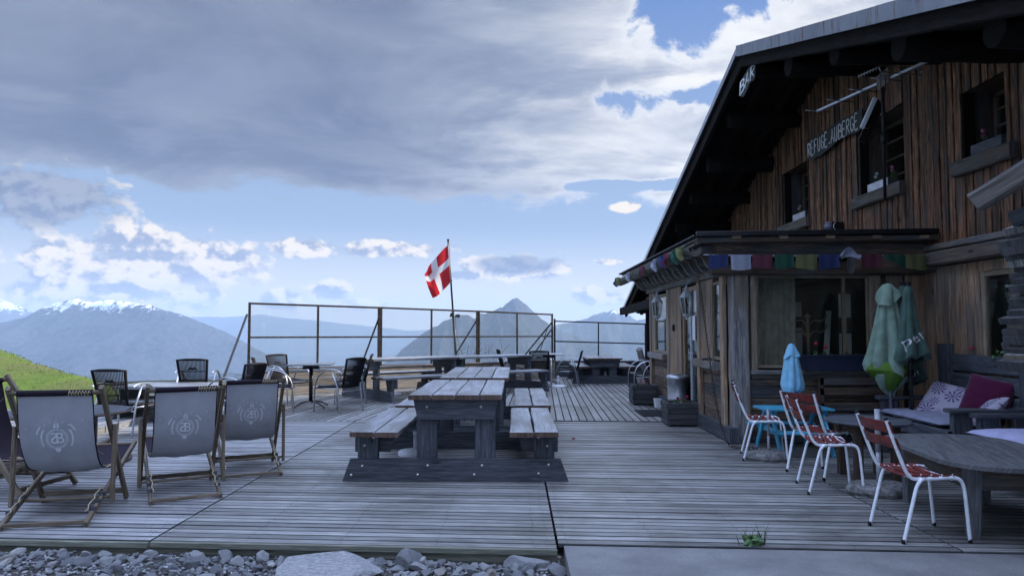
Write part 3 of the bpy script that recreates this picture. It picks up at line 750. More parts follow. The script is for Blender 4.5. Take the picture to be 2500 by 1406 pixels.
# roof: two boarded slopes with real thickness
def slope(y0,y1,name,mat,z_off,t,x0,x1):
    mb=MB(); mb.prism([(x0,y0,roof_z(y0)+z_off),(x1,y0,roof_z(y0)+z_off),(x1,y1,roof_z(y1)+z_off),(x0,y1,roof_z(y1)+z_off)],(0,0,1),t,grain=(1,0,0)); return mb
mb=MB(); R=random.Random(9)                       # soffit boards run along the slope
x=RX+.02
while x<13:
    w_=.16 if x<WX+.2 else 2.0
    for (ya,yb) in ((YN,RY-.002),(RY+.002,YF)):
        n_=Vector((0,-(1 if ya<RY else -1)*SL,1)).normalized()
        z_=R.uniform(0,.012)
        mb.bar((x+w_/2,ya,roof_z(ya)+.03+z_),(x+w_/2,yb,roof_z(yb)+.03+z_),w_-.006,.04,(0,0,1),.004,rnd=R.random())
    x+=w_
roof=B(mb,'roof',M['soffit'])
mb=MB()
for ya,yb in ((YN-.05,RY),(RY,YF+.05)):
    mb.prism([(RX-.03,ya,roof_z(ya)+.062),(14,ya,roof_z(ya)+.062),(14,yb,roof_z(yb)+.062),(RX-.03,yb,roof_z(yb)+.062)],(0,0,1),.05,grain=(1,0,0))
m=plain('roof_sheet_metal',(.16,.18,.20),.4,.7,.2,2); B(mb,'roof_covering',m,roof)
def flash_mat():
    m,nt,b,_=nmat('rake_flashing_metal'); tc=N(nt,'ShaderNodeTexCoord'); p=tc.outputs['Object']
    n=noise_(nt,mapping(nt,p,(1,9,1.2)),1.5,6,.65); f=noise_(nt,p,2,4,.6)
    c=mixc(nt,smooth(nt,f,.3,.7),(.17,.19,.22),(.25,.27,.30)); c=mixc(nt,smooth(nt,n,.52,.68),c,(.13,.075,.05))
    nt.links.new(c,b.inputs['Base Color']); b.inputs['Metallic'].default_value=.3; b.inputs['Roughness'].default_value=.5; return m
mb=MB(); y=YN
while y<RY-.01:
    e=min(y+2.0,RY)
    mb.prism([(RX-.06,y+.004,roof_z(y)-.045),(RX-.06,e-.004,roof_z(e)-.045),(RX-.06,e-.004,roof_z(e)+.125),(RX-.06,y+.004,roof_z(y)+.125)],(1,0,0),.025,grain=(0,1,0)); y=e
B(mb,'flashing',flash_mat(),roof)
mb=MB()
mb.prism([(RX-.045,RY,roof_z(RY)+.02),(RX-.045,YF,roof_z(YF)+.02),(RX-.045,YF,roof_z(YF)+.12),(RX-.045,RY,roof_z(RY)+.12)],(1,0,0),.015,grain=(0,1,0))
B(mb,'edge_trim',M['steel'],roof)
mb=MB()
for ya,yb in ((YN,RY),(RY,YF)):
    mb.bar((RX+.05,ya,roof_z(ya)-.10),(RX+.05,yb,roof_z(yb)-.10),.07,.20,(0,0,1),.01,seg=12,wob=.015)
B(mb,'rake_board',M['soffit'],roof)
mb=MB(); y=RY
for s_ in (-1,1):
    for q in range(1,9):                          # thin rafters between the logs
        y=RY+s_*(q*1.42-.7)
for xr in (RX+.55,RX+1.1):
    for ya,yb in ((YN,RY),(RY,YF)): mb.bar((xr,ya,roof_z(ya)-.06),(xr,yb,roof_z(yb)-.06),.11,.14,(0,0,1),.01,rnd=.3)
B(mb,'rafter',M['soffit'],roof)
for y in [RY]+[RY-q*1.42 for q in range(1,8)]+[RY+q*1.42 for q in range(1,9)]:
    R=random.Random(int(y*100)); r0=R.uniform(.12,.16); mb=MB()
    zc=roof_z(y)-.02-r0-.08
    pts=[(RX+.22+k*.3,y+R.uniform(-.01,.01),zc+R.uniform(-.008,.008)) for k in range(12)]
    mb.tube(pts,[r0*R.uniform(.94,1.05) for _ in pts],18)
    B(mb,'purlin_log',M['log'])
# eave wall far end and rear walls (close the building)
mb=MB(); mb.box((9,23.0,1.2),(8.2,.15,2.5)); mb.box((9,YN+.3,1.2),(8.0,.15,2.5)); mb.box((13.2,11,2.2),(.15,24,4.5),along='y')
B(mb,'rear_wall',M['soffit'])
# lower main wall: beam, boards, window
mb=MB(); mb.bar((WX-.08,5.2,2.18),(WX-.08,9.02,2.18),.18,.16,(0,0,1),.02,seg=14,wob=.02); B(mb,'wall_beam',M['greyd'])
mb=MB(); mb.bar((WX-.03,3.0,2.32),(WX-.03,9.0,2.32),.16,.07,(0,0,1),.01); B(mb,'wall_ledge',M['grey'])
lw=(7.28,7.88,.95,1.98)
mb=MB(); R=random.Random(12); y=3.0
while y<9.0:
    w_=R.choice((.30,.36,.42,.26)); e=min(y+w_,9.0)
    segs=[(y,e)]
    for a,b_ in segs:
        parts=[(0,2.09)]
        if b_>lw[0] and a<lw[1]:
            if a<lw[0]-.02: mb.bar((WX-.02,(a+lw[0])/2,0),(WX-.02,(a+lw[0])/2,2.09),lw[0]-a-.003,.05,(-1,0,0),.006)
            if b_>lw[1]+.02: mb.bar((WX-.02,(b_+lw[1])/2,0),(WX-.02,(b_+lw[1])/2,2.09),b_-lw[1]-.003,.05,(-1,0,0),.006)
            a_,b2=max(a,lw[0]),min(b_,lw[1])
            for z0,z1 in ((0,lw[2]),(lw[3],2.09)): mb.bar((WX-.02,(a_+b2)/2,z0),(WX-.02,(a_+b2)/2,z1),b2-a_-.003,.05,(-1,0,0),.006)
        else: mb.bar((WX-.02,(a+b_)/2,0),(WX-.02,(a+b_)/2,2.09),b_-a-.004,.05+R.uniform(-.006,.006),(-1,0,0),.006,rnd=R.random())
    y=e
B(mb,'lower_boarding',M['honey'])
def framed_window(y0,y1,z0,z1,X,axis='x',th=.07,parent=lodge,depth=.05,mat='frame',name='window'):
    """frame + pane, in plane x=X (axis x) or y=X (axis y)"""
    P=(lambda a,z,o=0:(X+o,a,z)) if axis=='x' else (lambda a,z,o=0:(a,X+o,z))
    n_=(1,0,0) if axis=='x' else (0,1,0); s_=(0,1,0) if axis=='x' else (1,0,0)
    fr=MB()
    for a in (y0+th/2,y1-th/2): fr.bar(P(a,z0),P(a,z1),th,depth,n_,.006)
    fr.bar(P(y0+th,z0+th/2),P(y1-th,z0+th/2),depth,th,(0,0,1),.006); fr.bar(P(y0+th,z1-th/2),P(y1-th,z1-th/2),depth,th,(0,0,1),.006)
    wn=B(fr,name,M[mat],parent)
    pn=MB(); pn.prism([P(y0+th,z0+th),P(y1-th,z0+th),P(y1-th,z1-th),P(y0+th,z1-th)],n_,.006); B(pn,'pane',M['glass'],wn)
    return wn
wn=framed_window(lw[0],lw[1],lw[2],lw[3],WX-.01,'x',.06)
mb=MB(); mb.surf(lambda u,v:Vector((WX+.28+.02*math.sin(u*30),lw[0]+(lw[1]-lw[0])*(.42+.5*u),lw[2]+.05+1.0*v)),50,4); B(mb,'curtain',M['curtain'],wn)
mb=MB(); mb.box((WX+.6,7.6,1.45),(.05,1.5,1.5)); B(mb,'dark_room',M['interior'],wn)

# ---- porch
PX=2.60; PY=9.0
mb=MB()
mb.bar((PX+.125,PY+.03,0),(PX+.125,PY+.03,2.02),.205,.20,(0,1,0),.012,seg=10,wob=.012); B(mb,'corner_post',M['grey'])
mb=MB(); mb.bar((PX-.012,PY+.20,0),(PX-.012,PY+.20,2.02),.14,.05,(1,0,0),.008,seg=8,wob=.01); B(mb,'corner_trim',M['honey'])
fw=(2.92,4.32,.93,2.0)                                             # big front window x0,x1,z0,z1
mb=MB(); R=random.Random(31)
def hboards(mb,x0,x1,z0,z1,yy,axis='y',h=.165):
    z=z0
    while z<z1-.02:
        hh=min(h*R.uniform(.85,1.2),z1-z)
        if z1-(z+hh)<.05: hh=z1-z
        p=(lambda a:(a,yy+R.uniform(-.004,.004),z+hh/2)) if axis=='y' else (lambda a:(yy+R.uniform(-.004,.004),a,z+hh/2))
        mb.bar(p(x0),p(x1),.05,hh-.004,(0,0,1),.009,rnd=R.random(),seg=8,wob=0); z+=hh
hboards(mb,2.83,fw[0]-.06,0,2.02,PY+.04)
hboards(mb,fw[0]-.06,4.98,0,.80,PY+.04)
hboards(mb,4.45,4.98,.80,2.02,PY+.05,h=1.3)
fwall=B(mb,'porch_front_wall',M['porch'])
mb=MB(); mb.bar((4.62,PY+.0,.02),(4.62,PY+.0,2.02),.20,.05,(0,1,0),.006); mb.bar((4.86,PY-.01,.02),(4.86,PY-.01,2.05),.22,.05,(0,1,0),.006); B(mb,'porch_boarding',M['honey'])
mb=MB(); mb.bar((2.84,PY-.03,.845),(4.5,PY-.03,.845),.12,.05,(0,0,1),.008); mb.bar((fw[0]-.06,PY+.01,.79),(4.5,PY+.01,.79),.06,.06,(0,0,1),.008); B(mb,'porch_sill',M['grey'])
mb=MB()
mb.bar((fw[0]-.025,PY,.86),(fw[0]-.025,PY,2.02),.07,.08,(0,1,0),.006); B(mb,'porch_window_casing',M['frame']); mb=MB(); mb.bar((fw[1]+.06,PY,.86),(fw[1]+.06,PY,2.02),.13,.08,(0,1,0),.006)
B(mb,'porch_window_casing',M['frame'])
wn=framed_window(fw[0]+.01,fw[1],fw[2]-.04,fw[3]+.02,PY+.03,'y',.035)
mb=MB(); mb.bar((4.02,PY+.05,.92),(4.02,PY+.05,2.0),.045,.04,(0,1,0)); B(mb,'mullion',M['frame'],wn)
mb=MB(); mb.surf(lambda u,v:Vector((3.0+.52*u,PY+.28+.03*math.sin(u*44),.9+1.12*v)),90,4); B(mb,'curtain',M['curtain'],wn)
# what stands in the room behind the glass
mb=MB(); mb.box((3.45,PY+.72,1.12),(.62,.04,.52)); mb.box((3.45,PY+.72,1.62),(.62,.04,.2)); mb.box((4.19,PY+.4,1.1),(.14,.04,.42)); mb.box((4.19,PY+.4,1.66),(.14,.04,.3))
B(mb,'room_panel',M['inter_w'],wn)
mb=MB(); mb.box((3.45,PY+.70,1.44),(.62,.03,.12)); mb.box((4.19,PY+.38,1.42),(.16,.03,.18)); B(mb,'coat_board',M['stick'],wn)
mb=MB()
for q in range(4): mb.lathe([(0,-.05),(.014,-.035),(.018,0),(.01,.035),(0,.045)],(3.28+q*.068,PY+.655,1.44),8)
B(mb,'peg',M['frame'],wn)
mb=MB(); mb.tube([(3.76,PY+.5,.4),(3.76,PY+.5,1.5)],.022,8)
for s_,z_ in ((-1,1.5),(1,1.5),(-1,1.36),(1,1.36)):
    mb.tube(catmull([(3.76,PY+.5,z_-.12),(3.76+s_*.07,PY+.5,z_-.03),(3.76+s_*.18,PY+.48,z_-.03),(3.76+s_*.23,PY+.47,z_+.06)],5),.012,6)
mb.lathe([(.03,-.03),(.05,0),(.0,.05)],(3.76,PY+.5,1.53),10)
B(mb,'coat_stand',M['frame'],wn)
mb=MB(); mb.bar((4.0,PY+.55,.92),(4.2,PY+.9,1.6),.07,.03); B(mb,'leaning_board',M['inter_w'],wn)
# side wall of the porch (x = PX)
mb=MB(); R=random.Random(8)
hboards(mb,9.30,10.30,.0,.86,PX+.04,'x'); B(mb,'porch_side_wall',M['porch']); mb=MB(); hboards(mb,12.55,14.1,.0,.86,PX+.04,'x')
B(mb,'porch_side_wall',M['porch'])
mb=MB()
for a,b_ in ((9.62,10.32),(11.42,12.42),(13.68,14.1)): 
    n_=max(1,round((b_-a)/.35)); w_=(b_-a)/n_
    mb=MB()
    for q in range(n_): mb.bar((PX,a+w_*(q+.5),.86 if a!=11.42 else 0),(PX,a+w_*(q+.5),2.02),w_-.001,.05,(1,0,0),.006)
    B(mb,'porch_side_boarding',M['honey'])
for y,w_ in ((11.48,.13),(10.36,.15),(12.42,.16),(14.02,.18)): mb=MB(); mb.bar((PX-.015,y,0),(PX-.015,y,2.02),w_,.05,(1,0,0)); B(mb,'door_jamb_board',M['honey'])
framed_window(9.28,9.66,.97,1.97,PX-.0,'x',.04); framed_window(12.55,13.66,.93,1.97,PX,'x',.05)
mb=MB(); mb.bar((PX-.06,9.27,.90),(PX-.06,10.30,.90),.16,.10,(0,0,1),.01); B(mb,'side_sill',M['grey']); mb=MB(); mb.bar((PX-.05,12.5,.88),(PX-.05,13.9,.88),.14,.10,(0,0,1),.01); B(mb,'side_sill',M['grey'])
dr=framed_window(10.45,11.40,.03,1.99,PX+.01,'x',.07,name='door',mat='honey')
mb=MB(); mb.tube([(PX-.03,10.56,1.02),(PX-.08,10.56,1.02),(PX-.08,10.68,1.02)],.011,8); B(mb,'handle',M['alu'],dr)
mb=MB(); mb.bar((PX+.0,10.92,.1),(PX+.0,10.92,1.93),.03,.03,(1,0,0)); B(mb,'door_stile',M['lamp_w'],dr)
mb=MB(); mb.prism([(PX-.005,10.66,1.2),(PX-.005,10.82,1.2),(PX-.005,10.82,1.55),(PX-.005,10.66,1.55)],(-1,0,0),.003); B(mb,'notice',M['white_pl'],dr)
mb=MB(); mb.box((PX-.045,11.95,1.38),(.03,.06,.10)); B(mb,'light_switch',M['black'])
mb=MB(); mb.box((PX-.0,11.4,.10),(.10,5.1,.18),along='y'); mb.box((3.8,PY+.02,.03),(2.4,.10,.06)); B(mb,'porch_base_board',M['dark'])
# inner dark back so that the porch is a closed room
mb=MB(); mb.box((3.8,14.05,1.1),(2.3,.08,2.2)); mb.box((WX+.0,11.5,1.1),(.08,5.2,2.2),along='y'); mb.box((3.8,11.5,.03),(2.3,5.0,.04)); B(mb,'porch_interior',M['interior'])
# far end of the building beyond the porch
mb=MB(); R=random.Random(4)
for q in range(9): mb.bar((3.62+q*.16,19.9,0),(3.62+q*.16,19.9,2.2),.155,.05,(0,1,0),.006)
for q in range(24): mb.bar((WX-.3,14.2+q*.24,0),(WX-.3,14.2+q*.24,2.4),.235,.05,(1,0,0),.006)
B(mb,'far_wall',M['stick'])
mb=MB(); mb.bar((3.55,19.8,-.05),(3.55,19.8,2.0),.10,.10,(0,1,0)); mb.bar((3.42,14.5,2.05),(3.42,23.6,1.9),.16,.22); B(mb,'eave_post',M['soffit'])
# header beams over the porch windows
mb=MB()
mb.bar((2.42,PY-.10,2.31),(5.0,PY-.10,2.31),.14,.17,(0,0,1),.014,seg=12,wob=.01); B(mb,'porch_header_beam',M['porch'])
mb=MB(); mb.bar((2.38,PY-.02,2.10),(4.98,PY-.02,2.10),.18,.17,(0,0,1),.02,seg=10,wob=.02); mb.bar((4.0,PY-.22,2.13),(4.95,PY-.22,2.13),.22,.21,(0,0,1),.06,seg=8,wob=.03); B(mb,'porch_lower_beam',M['stick'])
mb=MB(); mb.bar((PX-.02,9.0,2.09),(PX-.02,14.15,2.09),.14,.13,(0,0,1),.012); B(mb,'porch_side_beam',M['grey'])
# roof of the porch: corrugated sheets, battens, rafters
def corr(u,v,dz=0):
    y=8.62+6.35*v; x=2.10+2.92*u
    return Vector((x,y,2.465+.05*u+.012*math.sin(y*2*PI/.11)+dz))
mb=MB(); mb.surf(lambda u,v:corr(u,v),6,460); mb.surf(lambda u,v:corr(u,v,-.006),6,460,flip=True)
pr=B(mb,'porch_roof',plain('dark_corrugated_metal',(.03,.034,.04),.5,.4,.3,5))
mb=MB(); mb.bar((2.12,8.60,2.475),(5.03,8.60,2.515),.03,.055,(0,0,1),.004); B(mb,'roof_edge',M['blackmetal'],pr)
mb=MB(); mb.bar((2.14,8.66,2.41),(5.0,8.66,2.44),.05,.06); mb.bar((2.15,8.8,2.40),(5.0,8.8,2.43),.05,.06); B(mb,'batten',M['stick'],pr)
mb=MB()
for q in range(5): mb.box((2.6+q*.55,8.63,2.445),(.10,.03,.04))
B(mb,'batten_end',M['honey'],pr)
for q in range(15):                               # curved rafter tails under the gutter
    y=9.15+q*.36; mb=MB()
    P=[Vector((2.66,y,2.28)),Vector((2.50,y,2.22)),Vector((2.40,y,2.13)),Vector((2.33,y,2.11)),Vector((2.30,y,2.18))]
    prof=[(2.20,2.39),(2.95,2.43),(2.95,2.17),(2.62,2.12),(2.52,2.09),(2.42,2.10),(2.36,2.16),(2.32,2.25),(2.22,2.29)]
    mb.prism([(a,y-.035,b_) for a,b_ in prof],(0,1,0),.07,grain=(1,0,0)); B(mb,'rafter_tail',M['grey'],pr)
mb=MB()
for k in range(2): mb.bar((2.18+.0*k,8.7+.02*k,2.385+.05*k),(2.18,14.9,2.385+.05*k),.04,.03)
B(mb,'fascia',M['grey'],pr)
# half-round wooden gutter
mb=MB(); R=random.Random(2)
def gut(u,v,rr):
    a=PI+PI*u; y=8.72+6.2*v
    return Vector((2.13+1.15*rr*math.cos(a)*(1+.04*math.sin(y*5)),y,2.335+1.2*rr*math.sin(a)*(1+.05*math.sin(y*3.1))))
mb.surf(lambda u,v:gut(u,v,.088),14,60,flip=True); mb.surf(lambda u,v:gut(u,v,.066),14,60)
n_=14
mb.add([gut(i/n_,0,.088) for i in range(n_+1)]+[gut(i/n_,0,.066) for i in range(n_+1)],[[i,i+1,n_+2+i,n_+1+i] for i in range(n_)])
B(mb,'gutter',wood('bark_gutter_wood',(.05,.052,.045),(.14,.14,.12),(.26,.25,.21),.85,9,.3,.2,bmp=1.2),pr)

# ---------------------------------------------------------------- flowers & boxes
def flower_bunch(name,label,cat,loc,n_h,heads,petal,hgt=.16,spread=.14,seed=1,leafs=40,parent=None):
    R=random.Random(seed); root=thing(name,label,cat,loc)
    mb=MB()
    for k in range(leafs):
        a=R.random()*6.28; r=R.random()**.5*spread; z=R.uniform(.0,.55)*hgt; s=R.uniform(.012,.026); c=Vector((r*math.cos(a),r*math.sin(a)*.6,z))
        n_=Vector((R.uniform(-1,1),R.uniform(-1,1),.8)).normalized(); t=n_.orthogonal().normalized(); b2=n_.cross(t)
        mb.add([c]+[c+(t*math.cos(q*1.047)+b2*math.sin(q*1.047))*s*R.uniform(.8,1.1)+n_*.003 for q in range(6)],[[0,1+q,1+(q+1)%6] for q in range(6)])
        mb.tube([(0,0,0),c],.0014,3,cap=False)
    mb.build('foliage',M['leaf'],root)
    for (hx,hz) in heads:
        mb=MB(); hy=R.uniform(-.02,.02)
        mb.tube(catmull([(hx*.3,0,0),(hx*.8,hy,hz*.6),(hx,hy,hz)],3),.002,4,mi=1)
        for k in range(26):
            d=Vector((R.gauss(0,1),R.gauss(0,1),R.gauss(0,1))).normalized(); c=Vector((hx,hy,hz))+d*.016*n_h
            t=d.orthogonal().normalized(); b2=d.cross(t); s=.010*n_h
            mb.add([c+t*s,c+b2*s,c-t*s,c-b2*s],[[0,1,2,3]])
        mb.build('blossom',[petal,M['leaf']],root)
    return root
# window boxes
def wbox(label,y0,y1,z,fl_lab,petal,seed,heads,mat):
    t=thing('window_box',label,'planter',(WX+.02,(y0+y1)/2,z)); L=(y1-y0)/2; mb=MB()
    for s_ in (-1,1): mb.bar((s_*.06,-L,.055),(s_*.06,L,.055),.012,.11); mb.bar((-.06,s_*L,.055),(.06,s_*L,.055),.012,.11)
    mb.bar((0,-L,.008),(0,L,.008),.12,.012); mb.build('trough',mat,t)
    mb=MB(); mb.bar((0,-L+.01,.085),(0,L-.01,.085),.11,.02); mb.build('soil',M['soil'],t)
    for k,(yy,hd) in enumerate(heads): 
        f=flower_bunch('geranium',fl_lab[k],'plant',(WX+.02,yy,z+.09),1.25,[(0,.15),(.03,.11)],petal[k],.15,.09,seed+k,16); f.rotation_euler=(0,0,PI/2)
wbox('narrow pale trough on the sill of the leftmost upper window',12.55,13.1,3.27,['spindly dry plant in the leftmost upper window'],[M['curtain']],51,[(12.9,0)],M['steel'])
wbox('grey flower trough on the sill of the middle upper window behind the antenna mast',9.75,10.3,3.27,['pale pink geranium in the middle upper window','bright pink geranium in the middle upper window near its right frame'],[M['print_w'],M['petal_p']],61,[(10.15,0),(9.72,0)],M['steel'])
wbox('dark trough on the sill of the right upper window',7.45,7.95,3.24,['red-pink geranium in the right upper window above the stone-look stack'],[M['petal_p']],71,[(7.8,0)],M['dark'])
t=thing('window_box','long dark blue trough on the sill below the big porch window','planter',(3.80,PY-.115,.87)); mb=MB()
prof=[(.0,.0),(.36,.0),(.375,.17),(.385,.17)]
mb.prism([(-.34,-.07,0),(.34,-.07,0),(.34,.07,0),(-.34,.07,0)],(0,0,1),.012)
for s_ in (-1,1):
    mb.prism([(-.34,s_*.07,0),(.34,s_*.07,0),(.37,s_*.085,.18),(-.37,s_*.085,.18)],(0,-s_,0),.01)
    mb.prism([(s_*.34,-.07,0),(s_*.34,.07,0),(s_*.37,.085,.18),(s_*.37,-.085,.18)],(-s_,0,0),.01)
mb.bar((-.38,-.088,.178),(.38,-.088,.178),.02,.018); mb.bar((-.38,.088,.178),(.38,.088,.178),.02,.018)
mb.build('trough',plain('dark_blue_plastic',(.014,.02,.045),.5,0,.2,20),t)
mb=MB(); mb.box((0,0,.15),(.70,.15,.015)); mb.build('soil',M['soil'],t)
flower_bunch('geranium','red geranium with two blooms in the dark blue trough','plant',(3.66,PY-.115,1.02),1.25,[(-.05,.17),(.06,.125)],M['petal_r'],.14,.13,5,26)
flower_bunch('geranium','flowerless trailing plant at the right of the dark blue trough','plant',(4.05,PY-.115,1.02),.5,[(.03,.05)],M['leaf'],.10,.12,15,20)
f=flower_bunch('geranium','single dark red geranium in front of the lower right window','plant',(WX-.12,7.95,1.03),1.2,[(0,.13)],M['petal_r'],.12,.05,25,8); f.rotation_euler=(0,0,PI/2)
f=flower_bunch('geranium','leafy plant inside the lower right window frame','plant',(WX-.10,7.45,1.0),.5,[(0,.12)],M['leaf'],.3,.14,35,50); f.rotation_euler=(0,0,PI/2)

# ---------------------------------------------------------------- signs
def strokes(txt,size):
    """hand-painted capitals as thick strokes: returns list of polylines in [0,w]"""
    G={'B':[[(0,0),(0,1)],[(0,1),(.5,.92),(.52,.62),(0,.52)],[(0,.52),(.6,.45),(.62,.08),(0,0)]],'A':[[(0,0),(.3,1),(.62,0)],[(.12,.36),(.5,.36)]],
       'R':[[(0,0),(0,1)],[(0,1),(.5,.92),(.5,.58),(0,.5)],[(.15,.5),(.6,0)]],'E':[[(.5,1),(0,1),(0,0),(.55,0)],[(0,.52),(.4,.52)]],'F':[[(.55,1),(0,1),(0,0)],[(0,.55),(.4,.55)]],
       'U':[[(0,1),(.02,.2),(.25,0),(.5,.2),(.5,1)]],'G':[[(.55,.85),(.3,1),(.03,.7),(.03,.25),(.3,0),(.56,.2),(.56,.45),(.32,.45)]],'-':[[(.05,.12),(.4,.12)]]}
    x=0; out=[]
    for ch in txt:
        for st in G[ch]: out.append([((x+a*.72)*size,b_*size) for a,b_ in st])
        x+=.62 if ch!='-' else .45
    return out,x*size
def sign(name,label,O,U,V,W_,Hh,txt,size,wavy):
    """board in the plane O + U*s + V*t"""
    U=Vector(U).normalized(); V=Vector(V).normalized(); n_=U.cross(V).normalized()
    root=thing(name,label,'sign',O)
    R=random.Random(3); top=[];bot=[]; k=14
    for i in range(k+1):
        q=i/k; e=.8+.2*math.sin(PI*min(1,max(0,q)))**.4
        top.append((W_*(q-.5),Hh*.5*e+R.uniform(-1,1)*wavy)); bot.append((W_*(q-.5),-Hh*.5*e-(.12*Hh*math.sin(q*7)) +R.uniform(-1,1)*wavy))
    poly=[U*a+V*b_-n_*.02 for a,b_ in bot+top[::-1]]
    mb=MB(); mb.prism(poly,n_,.02,grain=tuple(U)); mb.build('board',plain('dark_sign_paint',(.018,.022,.02),.6,0,.4,12,.3),root)
    st,w_=strokes(txt,size); mb=MB()
    for s_ in st:
        P=[U*(a-w_/2)+V*(b_-size/2)+n_*.006 for a,b_ in s_]
        P=catmull(P,3) if len(P)>3 else P
        mb.tube(P,[size*R.uniform(.045,.07) for _ in P],6,flat=.3,up=tuple(n_))
    mb.build('lettering',M['sign_w'],root)
    return root
a=atX(1972,368,WX-.12); b_=atX(2100,293,WX-.12); cc=(a+b_)/2; L=(b_-a).length
sign('wooden_sign','dark hand-painted board reading REFUGE-AUBERGE on the brown siding',cc,(0,-1,0),(0,.0,1),L*1.06,.32,'REFUGE-AUBERGE',.215,.012)
cc=at(1827,191,11.0)
sign('wooden_sign','small dark board reading BAR hung under the roof peak',cc,(.15,-.30,.24),(.12,.10,1),.36,.34,'BAR',.22,.008)

# ---------------------------------------------------------------- antenna on its mast
mX,mY=4.34,8.70
t=thing('television_antenna','long aluminium roof antenna with cross rods on a dark mast','antenna',(mX,mY,2.6))
Bt=lambda mb,n_,m_,p=None: mb.build(n_,m_,p or t,world=True)
mb=MB(); mb.tube([(mX+.05,mY,2.9),(mX+.05,mY,4.95)],.019,10); mb.tube([(mX+.05,mY,3.55),(mX+.05,mY,3.7)],.032,10); Bt(mb,'mast',M['blackmetal'])
p0=at(1996,272,9.89); p1=at(2310,130,7.79); bd=(p1-p0).normalized()
mb=MB(); mb.bar(p0,p1,.035,.035,(0,0,1),.004); bo=Bt(mb,'boom',M['alu'])
pr_=bd.cross(Vector((0,0,1))).normalized()
for q,l,dz_ in ((.0,.19,.0),(.215,.2,0),(.41,.2,0),(.60,.22,0),(1.10,.22,0)):
    c=p0+(p1-p0)*q; mb=MB(); mb.tube([c-pr_*l,c+pr_*l],.008,6); Bt(mb,'rod',M['steel'],bo)
c=p0+(p1-p0)*.70; mb=MB(); l=.26; up=Vector((0,0,1))
loop=[c-pr_*l+up*.07,c+pr_*l+up*.07]+[c+pr_*(l+.03*math.sin(a))+up*(.035+.035*math.cos(a)) for a in (.6,1.2,1.8,2.4)]+[c+pr_*l,c-pr_*l]+[c-pr_*(l+.03*math.sin(a))+up*(.035-.035*math.cos(a)) for a in (.6,1.2,1.8,2.4)]
mb.tube(loop,.007,6,closed=True); Bt(mb,'dipole',M['steel'],bo)
mb=MB(); c2=at(2157,195,8.66); mb.prism([c2+bd*-.10+up*-.11,c2+bd*.10+up*-.05,c2+bd*.08+up*.12,c2+bd*-.12+up*.07],pr_,.006); Bt(mb,'clamp_plate',M['bronze'])
a=at(2096,187,9.1); b2=at(2146,164,8.8); mb=MB(); mb.tube([a,b2],.009,6)
for k in range(8):
    q=a+(b2-a)*(k/7); mb.tube([q-up*.028,q+up*.028],.005,5)
Bt(mb,'small_antenna',M['alu'])
mb=MB(); mb.tube(catmull([c2+up*.05,c2+bd*.1-up*.02+pr_*.06,c2+bd*.02-up*.14,Vector((mX+.04,mY-.03,4.1))],6),.006,5); Bt(mb,'cable',M['black'])
# flat panel antenna
a=at(2137,240,8.75); b2=at(2104,313,8.75)
t=thing('panel_antenna','tilted flat panel antenna with white edge below the long antenna','antenna',(b2.x,b2.y,b2.z))
ax=(a-b2).normalized(); out_=Vector((.9,.25,0)).normalized()
mb=MB(); mb.bar(b2,a,.05,.035,(0,-1,0),.004); Bt(mb,'panel_face',M['white_pl'],t)
mb=MB(); mb.prism([b2+out_*.02-ax*.13+Vector((0,0,-.02)),b2+out_*.16-ax*.20,a+out_*.17-ax*.10,a+out_*.03],(0,1,0),.03); Bt(mb,'reflector',M['blackmetal'],t)
mb=MB(); mb.tube([a+out_*.02,a+out_*.09,a+out_*.09-ax*.03],.006,5); mb.tube([b2+out_*.02,b2+out_*.10,b2+out_*.10+ax*.03],.006,5); Bt(mb,'bracket',M['steel'],t)
# floodlight on the porch roof
c=atX(2028,553,WX-.22)
t=thing('wall_lamp','small caged bulkhead lamp on the siding just above the porch roof','lamp',c)
mb=MB(); mb.lathe([(0,0),(.065,0),(.07,.02),(.07,.05),(.05,.09),(0,.105)],(0,0,0),16); o=mb.build('lamp_body',plain('smoky_lamp_glass',(.22,.2,.27),.25,0,.2,30),t); o.rotation_euler=(0,-PI/2,0)
mb=MB(); mb.box((.09,0,0),(.16,.10,.13)); mb.tube([(.14,.02,0),(.14,.02,-.2)],.012,6); mb.build('bracket',M['blackmetal'],t)
mb=MB()
for z_ in (-.03,.0,.03): mb.tube(catmull([(0,-.072,z_),(-.07,-.05,z_),(-.112,0,z_),(-.07,.05,z_),(0,.072,z_)],3),.004,5)
mb.build('cage',M['black'],t)
mb=MB(); mb.tube(catmull([(.03,-.09,.05),(-.01,-.12,-.02),(.05,-.10,-.10)],4),.005,5); mb.build('cable',M['white_pl'],t)

